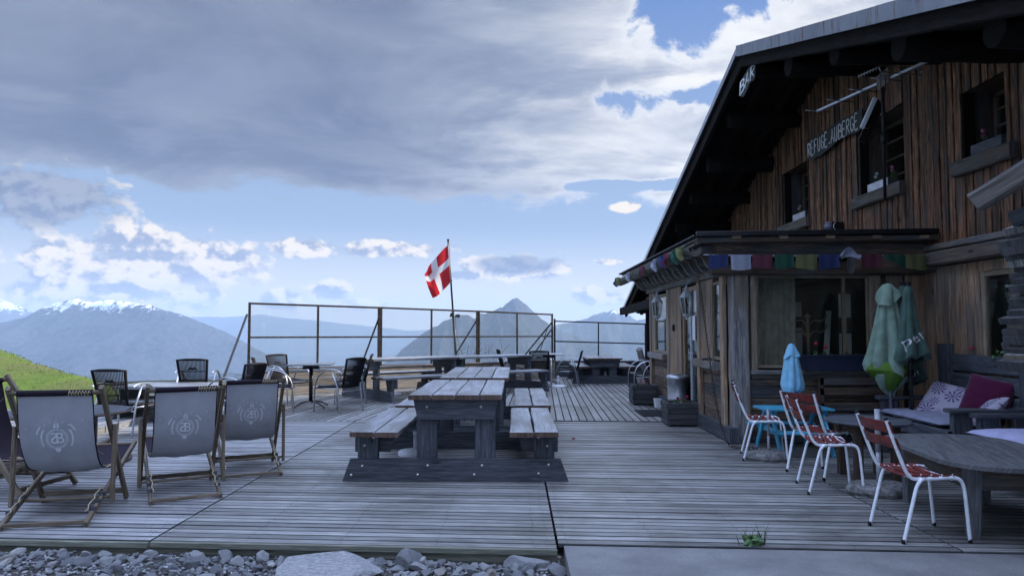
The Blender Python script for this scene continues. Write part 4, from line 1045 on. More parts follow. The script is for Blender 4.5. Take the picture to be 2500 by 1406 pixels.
# ---------------------------------------------------------------- wall lanterns
def lantern(px,py,Y,label,s=1):
    p=at(px,py,Y); t=thing('wall_lantern',label,'lamp',(PX-.18,p.y,p.z-.20*s),group='white lanterns beside the porch door')
    mb=MB(); mb.lathe([(.055,0),(.062,.01),(.055,.02)],(0,0,0),6,sm=False); mb.lathe([(.095,.245),(.10,.255),(.09,.27),(.062,.31),(.055,.33),(.025,.35),(.02,.37),(.03,.38),(.018,.40),(.008,.43),(0,.44)],(0,0,0),6,sm=False); mb.lathe([(0,-.07),(.018,-.06),(.02,-.03),(.045,-.015),(.055,0)],(0,0,0),6,sm=False)
    for k in range(6):
        a=2*PI*k/6; mb.tube([(.055*math.cos(a),.055*math.sin(a),.01),(.094*math.cos(a),.094*math.sin(a),.25)],.007,4)
    mb.build('lantern_frame',M['lamp_w'],t)
    mb=MB(); mb.lathe([(.05,.012),(.088,.245)],(0,0,0),6,sm=False); mb.build('glass',M['glass'],t)
    mb=MB(); mb.lathe([(0,.02),(.012,.03),(.012,.11),(.022,.15),(.0,.18)],(0,0,0),8); mb.build('bulb',M['stick'],t)
    mb=MB(); mb.tube(catmull([(.18,0,.12),(.16,0,.46),(.08,0,.50),(0,0,.44)],5),.009,6); mb.box((.17,0,.12),(.025,.07,.20)); mb.tube([(.165,0,.02),(.165,0,-.75)],.014,6); mb.build('bracket',M['lamp_w'],t)
    return t
lantern(1697,735,10.42,'nearer white enamel lantern, on the right of the porch door')
lantern(1627,745,12.60,'farther white enamel lantern, on the left of the porch door')

# ---------------------------------------------------------------- prayer flags
def flag_mat(name,col):
    m,nt,b,out=nmat(name); tc=N(nt,'ShaderNodeTexCoord'); uv=tc.outputs['UV']
    s_=N(nt,'ShaderNodeSeparateXYZ'); nt.links.new(uv,s_.inputs[0])
    lines=math_(nt,'SINE',math_(nt,'MULTIPLY',s_.outputs[1],75)); n=noise_(nt,mapping(nt,uv,(60,9,1)),1,2,.5)
    k=math_(nt,'MULTIPLY',math_(nt,'GREATER_THAN',lines,.2),math_(nt,'GREATER_THAN',n,.47))
    dxm=math_(nt,'ABSOLUTE',math_(nt,'SUBTRACT',s_.outputs[0],.5)); dym=math_(nt,'ABSOLUTE',math_(nt,'SUBTRACT',s_.outputs[1],.5))
    inside=math_(nt,'LESS_THAN',math_(nt,'MAXIMUM',dxm,dym),.40); k=math_(nt,'MULTIPLY',k,inside)
    c=mixc(nt,math_(nt,'MULTIPLY',k,.35),col,tuple(x*.3 for x in col)); nt.links.new(c,b.inputs['Base Color']); b.inputs['Roughness'].default_value=.9; b.inputs['Specular IOR Level'].default_value=.1
    tl=N(nt,'ShaderNodeBsdfTranslucent'); nt.links.new(c,tl.inputs[0]); mx=N(nt,'ShaderNodeMixShader'); mx.inputs[0].default_value=.3
    nt.links.new(b.outputs[0],mx.inputs[1]); nt.links.new(tl.outputs[0],mx.inputs[2]); nt.links.new(mx.outputs[0],out.inputs[0]); return m
FC={'blue':flag_mat('blue_flag_cloth',(.04,.055,.15)),'white':flag_mat('white_flag_cloth',(.33,.36,.45)),'red':flag_mat('maroon_flag_cloth',(.12,.04,.06)),'green':flag_mat('green_flag_cloth',(.03,.10,.07)),'yellow':flag_mat('yellow_flag_cloth',(.15,.16,.07))}
def flags(label,P0,P1,seq,n_,w_,h_,kind,seed):
    """a line of cloth squares hanging from P0 to P1; n_ = facing normal"""
    R=random.Random(seed); P0=Vector(P0); P1=Vector(P1); t=thing('prayer_flags',label,'flags',P0); d=(P1-P0); L=d.length; d/=L; n_=Vector(n_).normalized()
    mb=MB(); mb.tube(catmull([P0-d*.05,P0+d*L*.33-Vector((0,0,.01)),P0+d*L*.66-Vector((0,0,.012)),P1+d*.05],6),.004,5); mb.build('cord',M['print_w'],t,world=True)
    for k,cname in enumerate(seq):
        if cname is None: continue
        O=P0+d*(L*(k+.03)/len(seq)); ph=R.random()*6; mode=kind[k] if k<len(kind) else 'f'; ww=w_*R.uniform(.92,1.02); hh=h_*R.uniform(.92,1.06); sk=R.uniform(-.1,.1)
        def fn(u,v):
            fold=.012*math.sin(u*5+ph)*v+.006*math.sin(u*11+ph)
            p=O+d*(u*ww)-Vector((0,0,v*hh*(1+.08*math.sin(u*3+ph))))+n_*(fold+.01)+d*(sk*v*ww*.4)
            if mode=='c':                        # crumpled over the gutter
                p=O+d*(u*ww*.75+.03*math.sin(v*4+ph))-Vector((0,0,v*hh*.8*(1+.25*math.sin(u*7+ph))))+n_*(.035*math.sin(u*6+v*4+ph)+.03*v+.02)
            if mode=='t': p=O+d*(u*ww)-Vector((0,0,v*hh*(.15+.85*u)))+n_*(fold+.012)
            if mode=='w': p=O+d*(u*ww)+Vector((0,0,.09*math.sin(PI*min(1,u*1.1))*(1-.6*v)-v*.06))+n_*(.02+.02*math.sin(u*6+v*3))
            return p
        mb=MB(); mb.surf(fn,12,10,mi=0); o=mb.build('flag',FC[cname],t,world=True); o['label']=cname+' cloth flag'
    return t
a=at(1728,622,8.58); b_=at(2262,622,8.58)
flags('row of square prayer flags strung flat across the porch front',a,b_,['blue','white','red','green','yellow','blue','white','red','green','yellow'],(0,-1,0),.245,.162,['f','f','f','f','f','f','w','f','t','f'],4)
flags('crumpled string of prayer flags draped along the wooden gutter',(2.03,8.85,2.36),(2.03,14.8,2.36),['yellow','green',None,'red','blue',None,'white',None,None,None,'red',None,None,None,None,'white',None,None,None,None,'yellow','blue'],(-1,0,0),.25,.19,['c']*22,8)
# rain chain
t=thing('rain_chain','rusty dark iron chain hanging from the gutter end to the deck','chain',(2.2,8.7,0)); mb=MB()
path=catmull([(2.14,8.74,2.24),(2.22,8.73,1.6),(2.30,8.72,.9),(2.38,8.70,.35),(2.46,8.62,.05),(2.56,8.50,.02),(2.78,8.42,.02)],14)
acc=0; k=0; last=path[0]; step=.042
for a,b_ in zip(path,path[1:]):
    seg=(b_-a).length; d=(b_-a)/seg; s_=step-acc
    while s_<=seg:
        c=a+d*s_; side=d.cross(Vector((0,1,0)) if k%2 else Vector((1,0,.2))).normalized(); k+=1
        mb.tube([c+d*(.026*math.cos(q))+side*(.013*math.sin(q)) for q in [2*PI*j/8 for j in range(8)]],.0042,4,closed=True); s_+=step
    acc=seg-(s_-step)
mb.build('link_chain',plain('rusty_iron',(.05,.035,.03),.7,.5,.4,40),t,world=True)
# ================================================================ picnic tables
def bolt(parent,x,y,z,n=(0,-1,0),r=.014):
    mb=MB(); q=Vector((x,y,z)); n=Vector(n)
    mb.tube([q,q+n*.004,q+n*.008],[r,r*.9,r*.35],8); mb.build('bolt',M['bolt'],parent)
def picnic(label,L=1.9,h=.78,hb=.46,wt=.86,bolts=False,seed=1,loc=(0,0,0),rz=0,xs=1.0,group='heavy timber picnic tables'):
    """end frame faces -y; planks run along y from 0 to L"""
    R=random.Random(seed); t=thing('picnic_table',label,'table',loc,rz,group)
    mb=MB(); w_=(wt-.05)/4
    for k in range(4):
        x=(k-1.5)*(wt/4)+.0; a=R.uniform(-.012,.012)
        mb.bar((x,-.02+a,h-.022),(x,L+R.uniform(-.02,.02),h-.022),w_+R.uniform(-.008,.004),.044,(0,0,1),.006,cap=1,rnd=R.random(),seg=9,wob=.008)
    mb.build('tabletop',[M['top'],M['endgrain']],t)
    for s_ in (-1,1):
        mb=MB()
        for k in (0,1):
            x=s_*(.595+k*.223)*xs; mb.bar((x,-.10+R.uniform(-.01,.01),hb-.022),(x,L+.0,hb-.022),.207,.044,(0,0,1),.006,cap=1,rnd=R.random(),seg=9,wob=.012)
        mb.build('bench_seat',[M['top'],M['endgrain']],t)
    for e,(ye,sg) in enumerate(((.06,1),(L-.10,-1))):
        mb=MB(); wb=1.02*xs; wtb=.95*xs
        mb.prism([(-wb,ye,0),(wb,ye,0),(wtb,ye,.2),(-wtb,ye,.2)],(0,1,0),.05,grain=(1,0,0)); fb=mb.build('foot_board',M['dark'],t)
        for s_ in (-1,1):
            mb=MB(); mb.bar((s_*.265*xs,ye+.08,.0),(s_*.265*xs,ye+.08,h-.045),.185,.055,(0,1,0),.005); mb.build('leg',M['dark'],t)
        mb=MB(); mb.prism([(-.345,ye-.0,h-.225),(.345,ye-.0,h-.225),(.385,ye,h-.046),(-.385,ye,h-.046)],(0,1,0),.05,grain=(1,0,0)); ab=mb.build('top_beam',M['dark'],t)
        for s_ in (-1,1):
            mb=MB(); mb.bar((s_*.80*xs,ye+.08,.0),(s_*.80*xs,ye+.08,hb-.045),.19,.055,(0,1,0),.005); mb.build('bench_post',M['dark'],t)
            mb=MB(); a=s_*.56*xs; b_=s_*.93*xs; mb.prism([(a+s_*.05,ye+.11,hb-.215),(b_,ye+.11,hb-.215),(b_,ye+.11,hb-.046),(a,ye+.11,hb-.046)][::s_],(0,1,0),.045,grain=(1,0,0)); mb.build('bench_beam',M['dark'],t)
        if bolts and e==0:
            for x,z in ((-.94,.055),(-.84,.135),(-.25,.14),(-.34,.058),(.24,.14),(.17,.06),(.84,.148),(.75,.07)): bolt(fb,x,ye,z)
            for x in (-.26,.23): bolt(ab,x,ye,h-.115)
            for s_ in (-1,1): bolt(t,s_*.83,ye+.05,hb-.15); bolt(t,s_*.75,ye+.05,hb-.075)
    return t
picnic('nearest heavy timber picnic table in the middle of the deck, showing its bolted end',1.9,.78,.46,.85,True,1,(-.54,6.66,0))
picnic('timber picnic table standing end to end behind the nearest one',2.40,.78,.46,.85,False,2,(-.50,8.92,0))
dA=Vector((.766,.643,0)); aA=math.atan2(dA.y,dA.x)-PI/2
EA=Vector((-2.95,14.35,0))
picnic('broadside timber picnic table on the far deck, left of the pair',1.95,.78,.46,.85,False,3,EA,aA)
picnic('broadside timber picnic table on the far deck, right of the pair',2.0,.775,.46,.85,False,4,EA+dA*2.02,aA)
picnic('small timber picnic table against the parapet near the house corner',1.9,.63,.43,.86,False,5,(2.22,18.3,0),.0,.80)
picnic('low dark timber table on the sunny strip behind the wicker chairs',1.9,.47,.27,.9,False,6,(-4.0,11.3,.05),PI/2,.6)

# ================================================================ woven terrace chairs
def arm_chair():
    t=thing('terrace_chair','x','chair')
    for s_ in (-1,1):
        x=s_*.285
        P=catmull([(x,-.26,.655),(x,-.19,.685),(x,-.06,.695),(x,.10,.66),(x,.22,.57),(x,.285,.42),(x,.30,.22),(x,.305,0)],5)
        mb=MB(); mb.tube(P,.017,8,flat=.55,up=(0,0,1)); mb.build('arm',M['alu'],t)
        mb=MB(); mb.tube([(x,-.06,.68),(x,-.15,.50),(x,-.19,.42),(x,-.25,.02),(x,-.252,0)],.0125,8); mb.build('rear_leg',M['alu'],t)
    mb=MB()
    mb.tube([(-.285,-.185,.40),(.285,-.185,.40)],.010,6); mb.tube([(-.285,.27,.40),(.285,.27,.40)],.010,6)
    mb.tube([(-.285,-.215,.34),(.285,-.215,.34)],.008,6)
    for s_ in (-1,1): mb.tube([(s_*.275,-.18,.385),(s_*.275,.29,.385)],.010,6)
    mb.build('seat_frame',M['alu'],t)
    mb=MB()
    mb.surf(lambda u,v:Vector(((u-.5)*.48,-.20+.49*v,.435-.02*math.sin(PI*v)-.01*math.sin(PI*u)+(.0 if v<.9 else -.03*(v-.9)*10))),10,10)
    mb.surf(lambda u,v:Vector(((u-.5)*.48,-.20+.49*v,.412-.02*math.sin(PI*v)+(.0 if v<.9 else -.03*(v-.9)*10))),10,10,flip=True)
    mb.tube(catmull([(-.24,-.2,.425),(-.245,.1,.41),(-.22,.29,.395),(.22,.29,.395),(.245,.1,.41),(.24,-.2,.425)],5),.016,7)
    mb.build('seat',M['black'],t)
    # back: dark frame and upright cords
    def bp(u,v): return Vector(((u-.5)*(.37+.09*v),-.215-.125*v-.02*math.sin(PI*u),.40+.47*v))
    mb=MB(); mb.tube([bp(0,0),bp(0,.5),bp(0,1),bp(.25,1.012),bp(.5,1.015),bp(.75,1.012),bp(1,1),bp(1,.5),bp(1,0)],.020,8); mb.tube([bp(0,.02),bp(1,.02)],.018,6)
    mb.build('back_frame',M['black'],t)
    mb=MB()
    for k in range(1,23):
        u=k/23; mb.tube([bp(u,0),bp(u,.5),bp(u,1)],.0072,4,cap=False)
    for v in (.3,.33,.6,.63): mb.tube([bp(q/8,v) for q in range(9)],.004,4,cap=False)
    for q in range(5):
        mb.tube([bp(.33,.66),bp(.42,.70+.012*q),bp(.5,.665+.012*q),bp(.58,.70+.012*q),bp(.67,.66)],.007,4)
    mb.build('back_weave',M['black'],t)
    return t
proto=arm_chair(); G='black woven terrace chairs with aluminium arms'
def pose(first,x,y,face,label,s=1.0,z=0):
    """face = direction the sitter looks, degrees from +y towards -x"""
    if first: o=proto; o.location=(x,y,z); o.rotation_euler=(0,0,math.radians(face)); o['label']=label; o['group']=G; o.scale=(s,s,s); return o
    return dup(proto,(x,y,z),math.radians(face),label,G,s)
pose(True,-5.04,9.55,-6,'large black woven chair seen from behind between two deckchairs',.97)
pose(False,-5.17,12.05,8,'black woven chair seen from behind over the top of the middle deckchair')
pose(False,-3.95,10.45,72,'black woven chair turned sideways just above the right deckchair')
pose(False,-4.02,12.35,-72,'black woven chair on the near left of the pedestal table')
pose(False,-4.15,13.55,-122,'black woven chair on the far left of the pedestal table, strips facing us')
pose(False,-2.92,12.35,62,'black woven chair on the near right of the pedestal table')
pose(False,-3.02,13.75,100,'black woven chair behind, on the far right of the pedestal table')
pose(False,.57,17.3,-4,'black woven chair seen from behind in front of the far pedestal table',.96)
pose(False,1.28,17.75,82,'black woven chair seen in profile right of the far pedestal table',.94)
pose(False,-.10,18.2,-80,'black woven chair half hidden behind the broadside tables',.96)
pose(False,2.86,15.6,100,'nearer black woven chair parked beside the porch corner',.95)
pose(False,2.84,16.4,95,'farther black woven chair parked beside the porch corner',.95)
pose(False,-5.15,6.9,-60,'black woven chair almost hidden behind the leftmost deckchair')
# ================================================================ pedestal tables
def ptable(label,loc,rz,topmat):
    t=thing('pedestal_table',label,'table',loc,rz)
    mb=MB(); mb.box((0,0,.745),(.75,.75,.022),ch=.006); mb.build('tabletop',topmat,t)
    mb=MB(); mb.prism([(-.15,-.03,.66),(-.13,-.03,.73),(.13,-.03,.73),(.15,-.03,.66)][::-1],(0,1,0),.06); mb.tube([(0,0,.10),(0,0,.73)],.034,12); mb.build('column',M['blackmetal'],t)
    for k in range(4):
        a=k*PI/2+PI/4; c,s_=math.cos(a),math.sin(a)
        mb=MB(); mb.tube([(c*q,s_*q,z) for q,z in ((.02,.11),(.12,.10),(.25,.07),(.34,.03),(.37,.012))],[.026,.026,.022,.018,.018],8,flat=.6); mb.build('foot',M['blackmetal'],t)
    return t
tm=plain('slate_table_laminate',(.10,.12,.14),.25,0,.2,6,spec=.7)
ptable('dark square pedestal table between four black woven chairs',(-3.56,12.9,0),.15,tm)
ptable('grey-topped square pedestal table at the far parapet corner',(.80,17.9,0),.1,plain('pale_table_laminate',(.35,.38,.40),.35,0,.1,6))

# ================================================================ deckchairs
def fab(s): # s 0..1 from the top rail to the front bar, returns (y,z)
    P=[(.14,.905),(.165,.80),(.20,.66),(.26,.50),(.36,.37),(.50,.315),(.66,.30),(.84,.315),(1.02,.345),(1.16,.385)]
    q=s*(len(P)-1); i=min(int(q),len(P)-2); f=q-i
    a=P[max(i-1,0)];b_=P[i];c=P[i+1];d=P[min(i+2,len(P)-1)]
    g=lambda k:.5*(2*b_[k]+(c[k]-a[k])*f+(2*a[k]-5*b_[k]+4*c[k]-d[k])*f*f+(3*b_[k]-a[k]-3*c[k]+d[k])*f**3)
    return g(0),g(1)
HW=.243
def fabP(x,s,off=0):
    y,z=fab(s); y2,z2=fab(min(1,s+.01)); y1,z1=fab(max(0,s-.01)); d=Vector((0,y2-y1,z2-z1)).normalized(); n_=Vector((0,d.z,-d.y))  # towards the viewer behind / below
    sag=.018*(1-(x/HW)**2)*math.sin(PI*s)
    return Vector((x,y,z))+n_*(off+sag)
def emblem():
    """printed badge seen on the back of the canvas: list of (mesh index, polygons) in flat metres"""
    out=[]
    def ring(cx,cy,r,w_,n_=40,e=1.0,m=0,a0=0,a1=2*PI):
        vs=[];fs=[]
        for k in range(n_+1):
            a=a0+(a1-a0)*k/n_
            for rr in (r,r+w_): vs.append((cx+rr*math.cos(a),cy+rr*math.sin(a)*e))
        for k in range(n_): fs.append([2*k,2*k+1,2*k+3,2*k+2])
        out.append((vs,fs,m))
    ring(0,0,.044,.003); ring(0,0,.039,.0015)
    for k in range(28):
        a=2*PI*k/28; out.append(([(.048*math.cos(a),.048*math.sin(a)),(.050*math.cos(a+.07),.050*math.sin(a+.07)),(.052*math.cos(a),.052*math.sin(a)),(.050*math.cos(a-.07),.050*math.sin(a-.07))],[[0,1,2,3]],0))
    vs,fs=text2d('B',.075); out.append(([(x+.013,y) for x,y in vs],fs,0))
    vs,fs=text2d('S',.075); out.append(([(-x-.014,y) for x,y in vs],[f[::-1] for f in fs],0))
    # shield with a cross on top, crossed disc below
    for a,b_,c,d in ((-.013,-.002,.055,.066),(.002,.013,.055,.066),(-.011,-.002,.069,.078),(.002,.011,.069,.078)): out.append(([(a,c),(b_,c),(b_,d),(a,d)],[[0,1,2,3]],0))
    ring(0,-.055,.0,.013,16,m=0)
    def ear(cx,cy,ang,n_=7,L=.06):
        c,s_=math.cos(ang),math.sin(ang)
        for k in range(n_):
            q=-L/2+L*k/(n_-1)
            for sd in (-1,1):
                px,py=q,sd*.006; a2=sd*.6; l=.009; wv=.0035
                pts=[(0,0),(l*.5,wv),(l,0),(l*.5,-wv)]
                pts=[(px+x*math.cos(a2)-y*math.sin(a2),py+x*math.sin(a2)+y*math.cos(a2)) for x,y in pts]
                out.append(([(cx+x*c-y*s_,cy+x*s_+y*c) for x,y in pts],[[0,1,2,3]],0))
    def ear_arc(r,a0,a1,n_):
        for k in range(n_):
            a=math.radians(a0+(a1-a0)*k/(n_-1)); t_=a+(PI/2 if a1>a0 else -PI/2)
            for sd in (-1,1):
                an=t_+sd*.55; l=.0085; cx,cy=r*math.cos(a),r*math.sin(a); nx_,ny_=-math.sin(an),math.cos(an)
                out.append(([(cx,cy),(cx+l*.5*math.cos(an)+nx_*.0022,cy+l*.5*math.sin(an)+ny_*.0022),(cx+l*math.cos(an),cy+l*math.sin(an)),(cx+l*.5*math.cos(an)-nx_*.0022,cy+l*.5*math.sin(an)-ny_*.0022)],[[0,1,2,3]],0))
    for a0,a1,r in ((212,180,.072),(176,148,.072),(-32,0,.072),(4,32,.072),(168,146,.094),(22,46,.094)): ear_arc(r,a0,a1,8)
    for k,(x,y) in enumerate(((-.085,.045),(-.055,.068),(-.028,.083),(0,.088),(.028,.083),(.055,.068),(.072,.045),(-.14,.05),(.12,.09))):
        out.append(([(x+.0045*(1 if q%2==0 else .45)*math.cos(q*PI/5),y+.0045*(1 if q%2==0 else .45)*math.sin(q*PI/5)) for q in range(10)],[list(range(10))],0))
    ring(.0,.005,.118,.0013,60,.78,1); ring(-.01,.01,.100,.0010,50,.95,1,2.4,5.6); ring(.02,.02,.135,.0010,50,.72,1,4.0,7.0); ring(0,0,.062,.0008,40,1,1); ring(0,0,.070,.0008,40,1,1)
    ring(0,-.02,.128,.0012,50,.5,1,3.3,6.1)
    # diagonal hairline
    out.append(([(-.215,.16),(-.213,.16),(.2,-.10),(.198,-.10)],[[0,1,2,3]],1))
    return out
EMB=[([(x*1.42,y*1.42) for x,y in v_],f_,m_) for v_,f_,m_ in emblem()]
def deckchair(label,text=None):
    t=thing('deckchair',label,'deckchair',group='deckchairs with grey-backed printed canvas'); W='chairwood'
    for s_ in (-1,1):
        mb=MB(); mb.bar((s_*.30,.85,.015),(s_*.30,.135,.955),.030,.045,(0,.8,.6),.006); mb.build('back_rail',M[W],t)
        mb=MB(); mb.bar((s_*.265,-.01,.015),(s_*.265,1.21,.405),.028,.042,(0,-.3,1),.006)
        sr=mb.build('seat_rail',M[W],t)
        mb=MB()
        for q in (.14,.24,.34): mb=MB(); mb.box((s_*.265,q,.045+.32*q),(.034,.03,.03),along='y'); mb.build('notch_block',M['dark'],sr)
        mb=MB(); P=[(s_*.245+.008*math.sin(k*2.2),.05+.045*k,.075+.32*(.05+.045*k)+.006*math.cos(k*2.2)) for k in range(9)]; mb.tube(P,.0045,5); mb.build('cord',M['gold'],sr)
        mb=MB(); mb.bar((s_*.335,.375,.66),(s_*.335,.345,.085),.028,.040,(0,1,0),.006); mb.build('prop_strut',M[W],t)
        mb=MB(); mb.tube([(s_*.352,.385,.60),(s_*.312,.385,.60)],.008,8); mb.build('pivot_bolt',M['bolt'],t)
    mb=MB(); mb.tube([(-.30,.145,.915),(.30,.145,.915)],.016,10); mb.build('top_bar',M[W],t)
    mb=MB(); mb.tube([(-.26,1.175,.392),(.26,1.175,.392)],.014,10); mb.build('front_bar',M[W],t)
    for q in range(3):
        mb=MB(); (mb.bar((-.26,.01,.03),(.26,.01,.03),.022,.03,(0,0,1),.004) if q==0 else mb.bar((-.29,.80,.08),(.29,.80,.08),.024,.036,(0,0,1),.004) if q==1 else mb.tube([(-.33,.35,.125),(.33,.35,.125)],.012,8)); mb.build('cross_bar',M[W],t)
    R=random.Random(label); ph=R.random()*6
    wr=lambda x,s:.004*math.sin(x*14+s*9+ph)*math.sin(PI*s)+.006*math.exp(-((x-.16)/.05)**2)*math.exp(-(s/.22)**2)
    mb=MB()
    mb.surf(lambda u,v:fabP((u-.5)*2*HW,v,.002+wr((u-.5),v)),24,60,mi=0,flip=False)
    mb.surf(lambda u,v:fabP((u-.5)*2*HW,v,-.002+wr((u-.5),v)),24,60,mi=1,flip=True)
    for s_ in (-1,1): mb.tube([fabP(s_*HW,q/40,0) for q in range(41)],.005,5,mi=1)
    L=1.62; s0=.27
    for vs,fs,m_ in EMB: mb.add([fabP(x+.0,s0-y/L*1.16,.0048+wr(x/(2*HW),s0-y/L)) for x,y in vs],fs,None,.5,mi=2+m_)
    fb=mb.build('canvas',[M['canvas'],M['purple'],M['emb'],M['emb2']],t)
    mb=MB(); mb.tube([(-HW,.143,.915),(HW,.143,.915)],.0225,12); hem=mb.build('top_hem',M['purple'],t)
    mb=MB()
    for k in range(7):
        x=.095+k*.021; mb.tube([Vector((x+.004*math.cos(a),.143+.0235*math.cos(a*.5+2.2),.915+.0235*math.sin(a*.5+2.2))) for a in [2*PI*q/8 for q in range(8)]],.003,4,closed=True)
        mb.tube([(x+.01,.1215,.925),(x+.01,.1215,.905)],.002,4)
    mb.build('trim_print',M['gold'],hem)
    mb=MB()                                        # ornamented band on the inside edge of the seat
    for k in range(9):
        s_=.50+k*.022
        for x0 in (-.225,.225): mb.tube([fabP(x0+.010*math.cos(a),s_+.007*math.sin(a),-.006) for a in [2*PI*q/8 for q in range(8)]],.0025,4,closed=True)
    mb.tube([fabP(-.24+.48*q/10,.72-.06*math.sin(q*.3),-.006) for q in range(11)],.002,4)
    if text:
        vs,fs=text2d(text,.11); mb.add([fabP(y+.05,.66+x/L*.9,-.006) for x,y in vs],fs)
        mb.add([fabP(y-.12,.66+x/L*.5,-.006) for x,y in vs],fs)
    mb.build('seat_print',M['gold'],fb)
    return t
for k,(lab,x,y,a,s) in enumerate((('largest deckchair in front at the left, its emblem facing us',-3.25,5.14,13,1.0),('middle deckchair of the three with emblems facing us',-2.62,5.94,30,.96),
      ('right-hand deckchair of the three, behind the other two',-2.42,6.87,26,.95))):
    t=deckchair(lab); t.location=(x,y,0); t.rotation_euler=(0,0,math.radians(a)); t.scale=(s,s,s)
t=deckchair('leftmost deckchair cut by the picture edge, its dark purple seat turned to us','LACO'); t.location=(-4.74,6.35,0); t.rotation_euler=(0,0,math.radians(-97))

# ================================================================ cable drum
t=thing('cable_drum','wooden cable drum used as a table behind the largest deckchair','table',(-4.62,7.62,0))
def disc(z,r,th):
    mb=MB(); R=random.Random(z)
    for k in range(-5,6):
        w_=r*2/11; x=k*w_; a=math.sqrt(max(0,r*r-(x-w_/2)**2)); b_=math.sqrt(max(0,r*r-(x+w_/2)**2))
        if max(a,b_)<.05: continue
        mb.prism([(x-w_/2+.002,-a,z),(x+w_/2-.002,-b_,z),(x+w_/2-.002,b_,z),(x-w_/2+.002,a,z)],(0,0,1),th,grain=(0,1,0),rnd=R.random())
    return mb
disc(.50,.60,.03).build('upper_flange',M['dark'],t)
disc(.0,.60,.035).build('lower_flange',M['stick'],t)
mb=MB(); mb.tube([(.606*math.cos(2*PI*k/48),.606*math.sin(2*PI*k/48),.515) for k in range(48)],.012,6,closed=True); mb.tube([(.606*math.cos(2*PI*k/48),.606*math.sin(2*PI*k/48),.018) for k in range(48)],.016,6,closed=True); mb.build('rim_band',M['stick'],t)
mb=MB()
for k in range(18):
    a=2*PI*k/18; mb.bar((.27*math.cos(a),.27*math.sin(a),.035),(.27*math.cos(a),.27*math.sin(a),.50),.09,.03,(math.cos(a),math.sin(a),0),.004)
mb.build('core',M['grey'],t)

# ================================================================ red and white metal chairs
def red_chair():
    t=thing('garden_chair','x','chair')   # sitter looks along +x
    r=.0135
    for s_ in (-1,1):
        y=s_*.205
        P=catmull([(-.335,y,.83),(-.27,y,.66),(-.20,y,.50),(-.165,y,.45),(-.12,y,.428),(.0,y,.428),(.16,y,.435),(.235,y,.42),(.262,y,.37),(.275,y,.28),(.30,y,.0)],5)
        mb=MB(); mb.tube(P,r,9); mb.build('side_frame',M['white_tube'],t)
        y2=s_*.225
        P=catmull([(-.04,y2-s_*.02,.428),(-.085,y2,.42),(-.12,y2,.375),(-.16,y2,.25),(-.235,y2,.0)],5)
        mb=MB(); mb.tube(P,r,9); mb.build('rear_leg',M['white_tube'],t)
        for (x,yy) in ((.30,y),(-.235,y2)):
            mb=MB(); mb.tube([(x,yy,.028),(x,yy,-.002)],r*1.12,9); mb.build('foot_cap',M['black'],t)
        mb=MB(); mb.tube([(-.333,y,.825),(-.339,y,.838)],r*1.1,9); mb.build('end_cap',M['black'],t)
    mb=MB(); mb.tube(catmull([(.17,-.205,.425),(.18,-.1,.42),(.18,.1,.42),(.17,.205,.425)],4),.009,6); mb.tube([(-.10,-.21,.42),(-.10,.21,.42)],.009,6); mb.build('cross_tube',M['white_tube'],t)
    for k in range(5):
        x=-.13+k*.083; mb=MB()
        mb.surf(lambda u,v:Vector((x+.054*v-.027,(u-.5)*.43,.449-.022*math.sin(PI*u)+(.004 if k<4 else -.018*v))),12,3)
        mb.surf(lambda u,v:Vector((x+.054*v-.027,(u-.5)*.43,.441-.022*math.sin(PI*u)+(.004 if k<4 else -.018*v))),12,3,flip=True)
        for vv in (0,1): mb.surf(lambda u,v,vv=vv:Vector((x+.054*vv-.027,(u-.5)*.43,.441+.008*v-.022*math.sin(PI*u)+(.004 if k<4 else -.018*vv))),12,1)
        for uu in (0,1): mb.surf(lambda u,v,uu=uu:Vector((x+.054*u-.027,(uu-.5)*.43,.441+.008*v+(.004 if k<4 else -.018*u))),3,1)
        mb.build('seat_slat',M['red_slat'],t)
    for k,(z0,z1) in enumerate(((.735,.815),(.63,.705))):
        mb=MB(); fx=lambda z,u,o:-.305-(z-.75)*.42-.045*math.sin(PI*u)+o
        for o_,fl in ((.014,False),(.006,True)): mb.surf(lambda u,v:Vector((fx(z0+(z1-z0)*v,u,o_),(u-.5)*.47,z0+(z1-z0)*v)),14,3,flip=fl)
        for vv in (0,1): mb.surf(lambda u,v,vv=vv:Vector((fx(z0+(z1-z0)*vv,u,.006+.008*v),(u-.5)*.47,z0+(z1-z0)*vv)),14,1)
        mb.build('back_slat',M['red_slat'],t)
    mb=MB()
    for k in range(5):
        for s_ in (-1,1): mb.lathe([(0,.004),(.006,.003),(.007,0)],(-.13+k*.083,s_*.17,.447),6)
    mb.build('rivet',M['white_tube'],t)
    return t
rc=red_chair(); G2='red-slatted white tube chairs'
rc.location=(2.68,5.04,0); rc.scale=(.82,1,.95); rc.rotation_euler=(0,0,math.radians(0)); rc['label']='nearest red-slatted white tube chair beside the rounded table'; rc['group']=G2
dup(rc,(2.66,6.40,0),math.radians(-9),'second nearest red and white chair, overlapping the one behind it',G2)
dup(rc,(2.88,7.06,0),math.radians(24),'red and white chair showing its broad back slats, behind the stone umbrella foot',G2)
dup(rc,(2.62,7.95,0),math.radians(-14),'farthest red and white chair, alone by the grey corner post',G2)

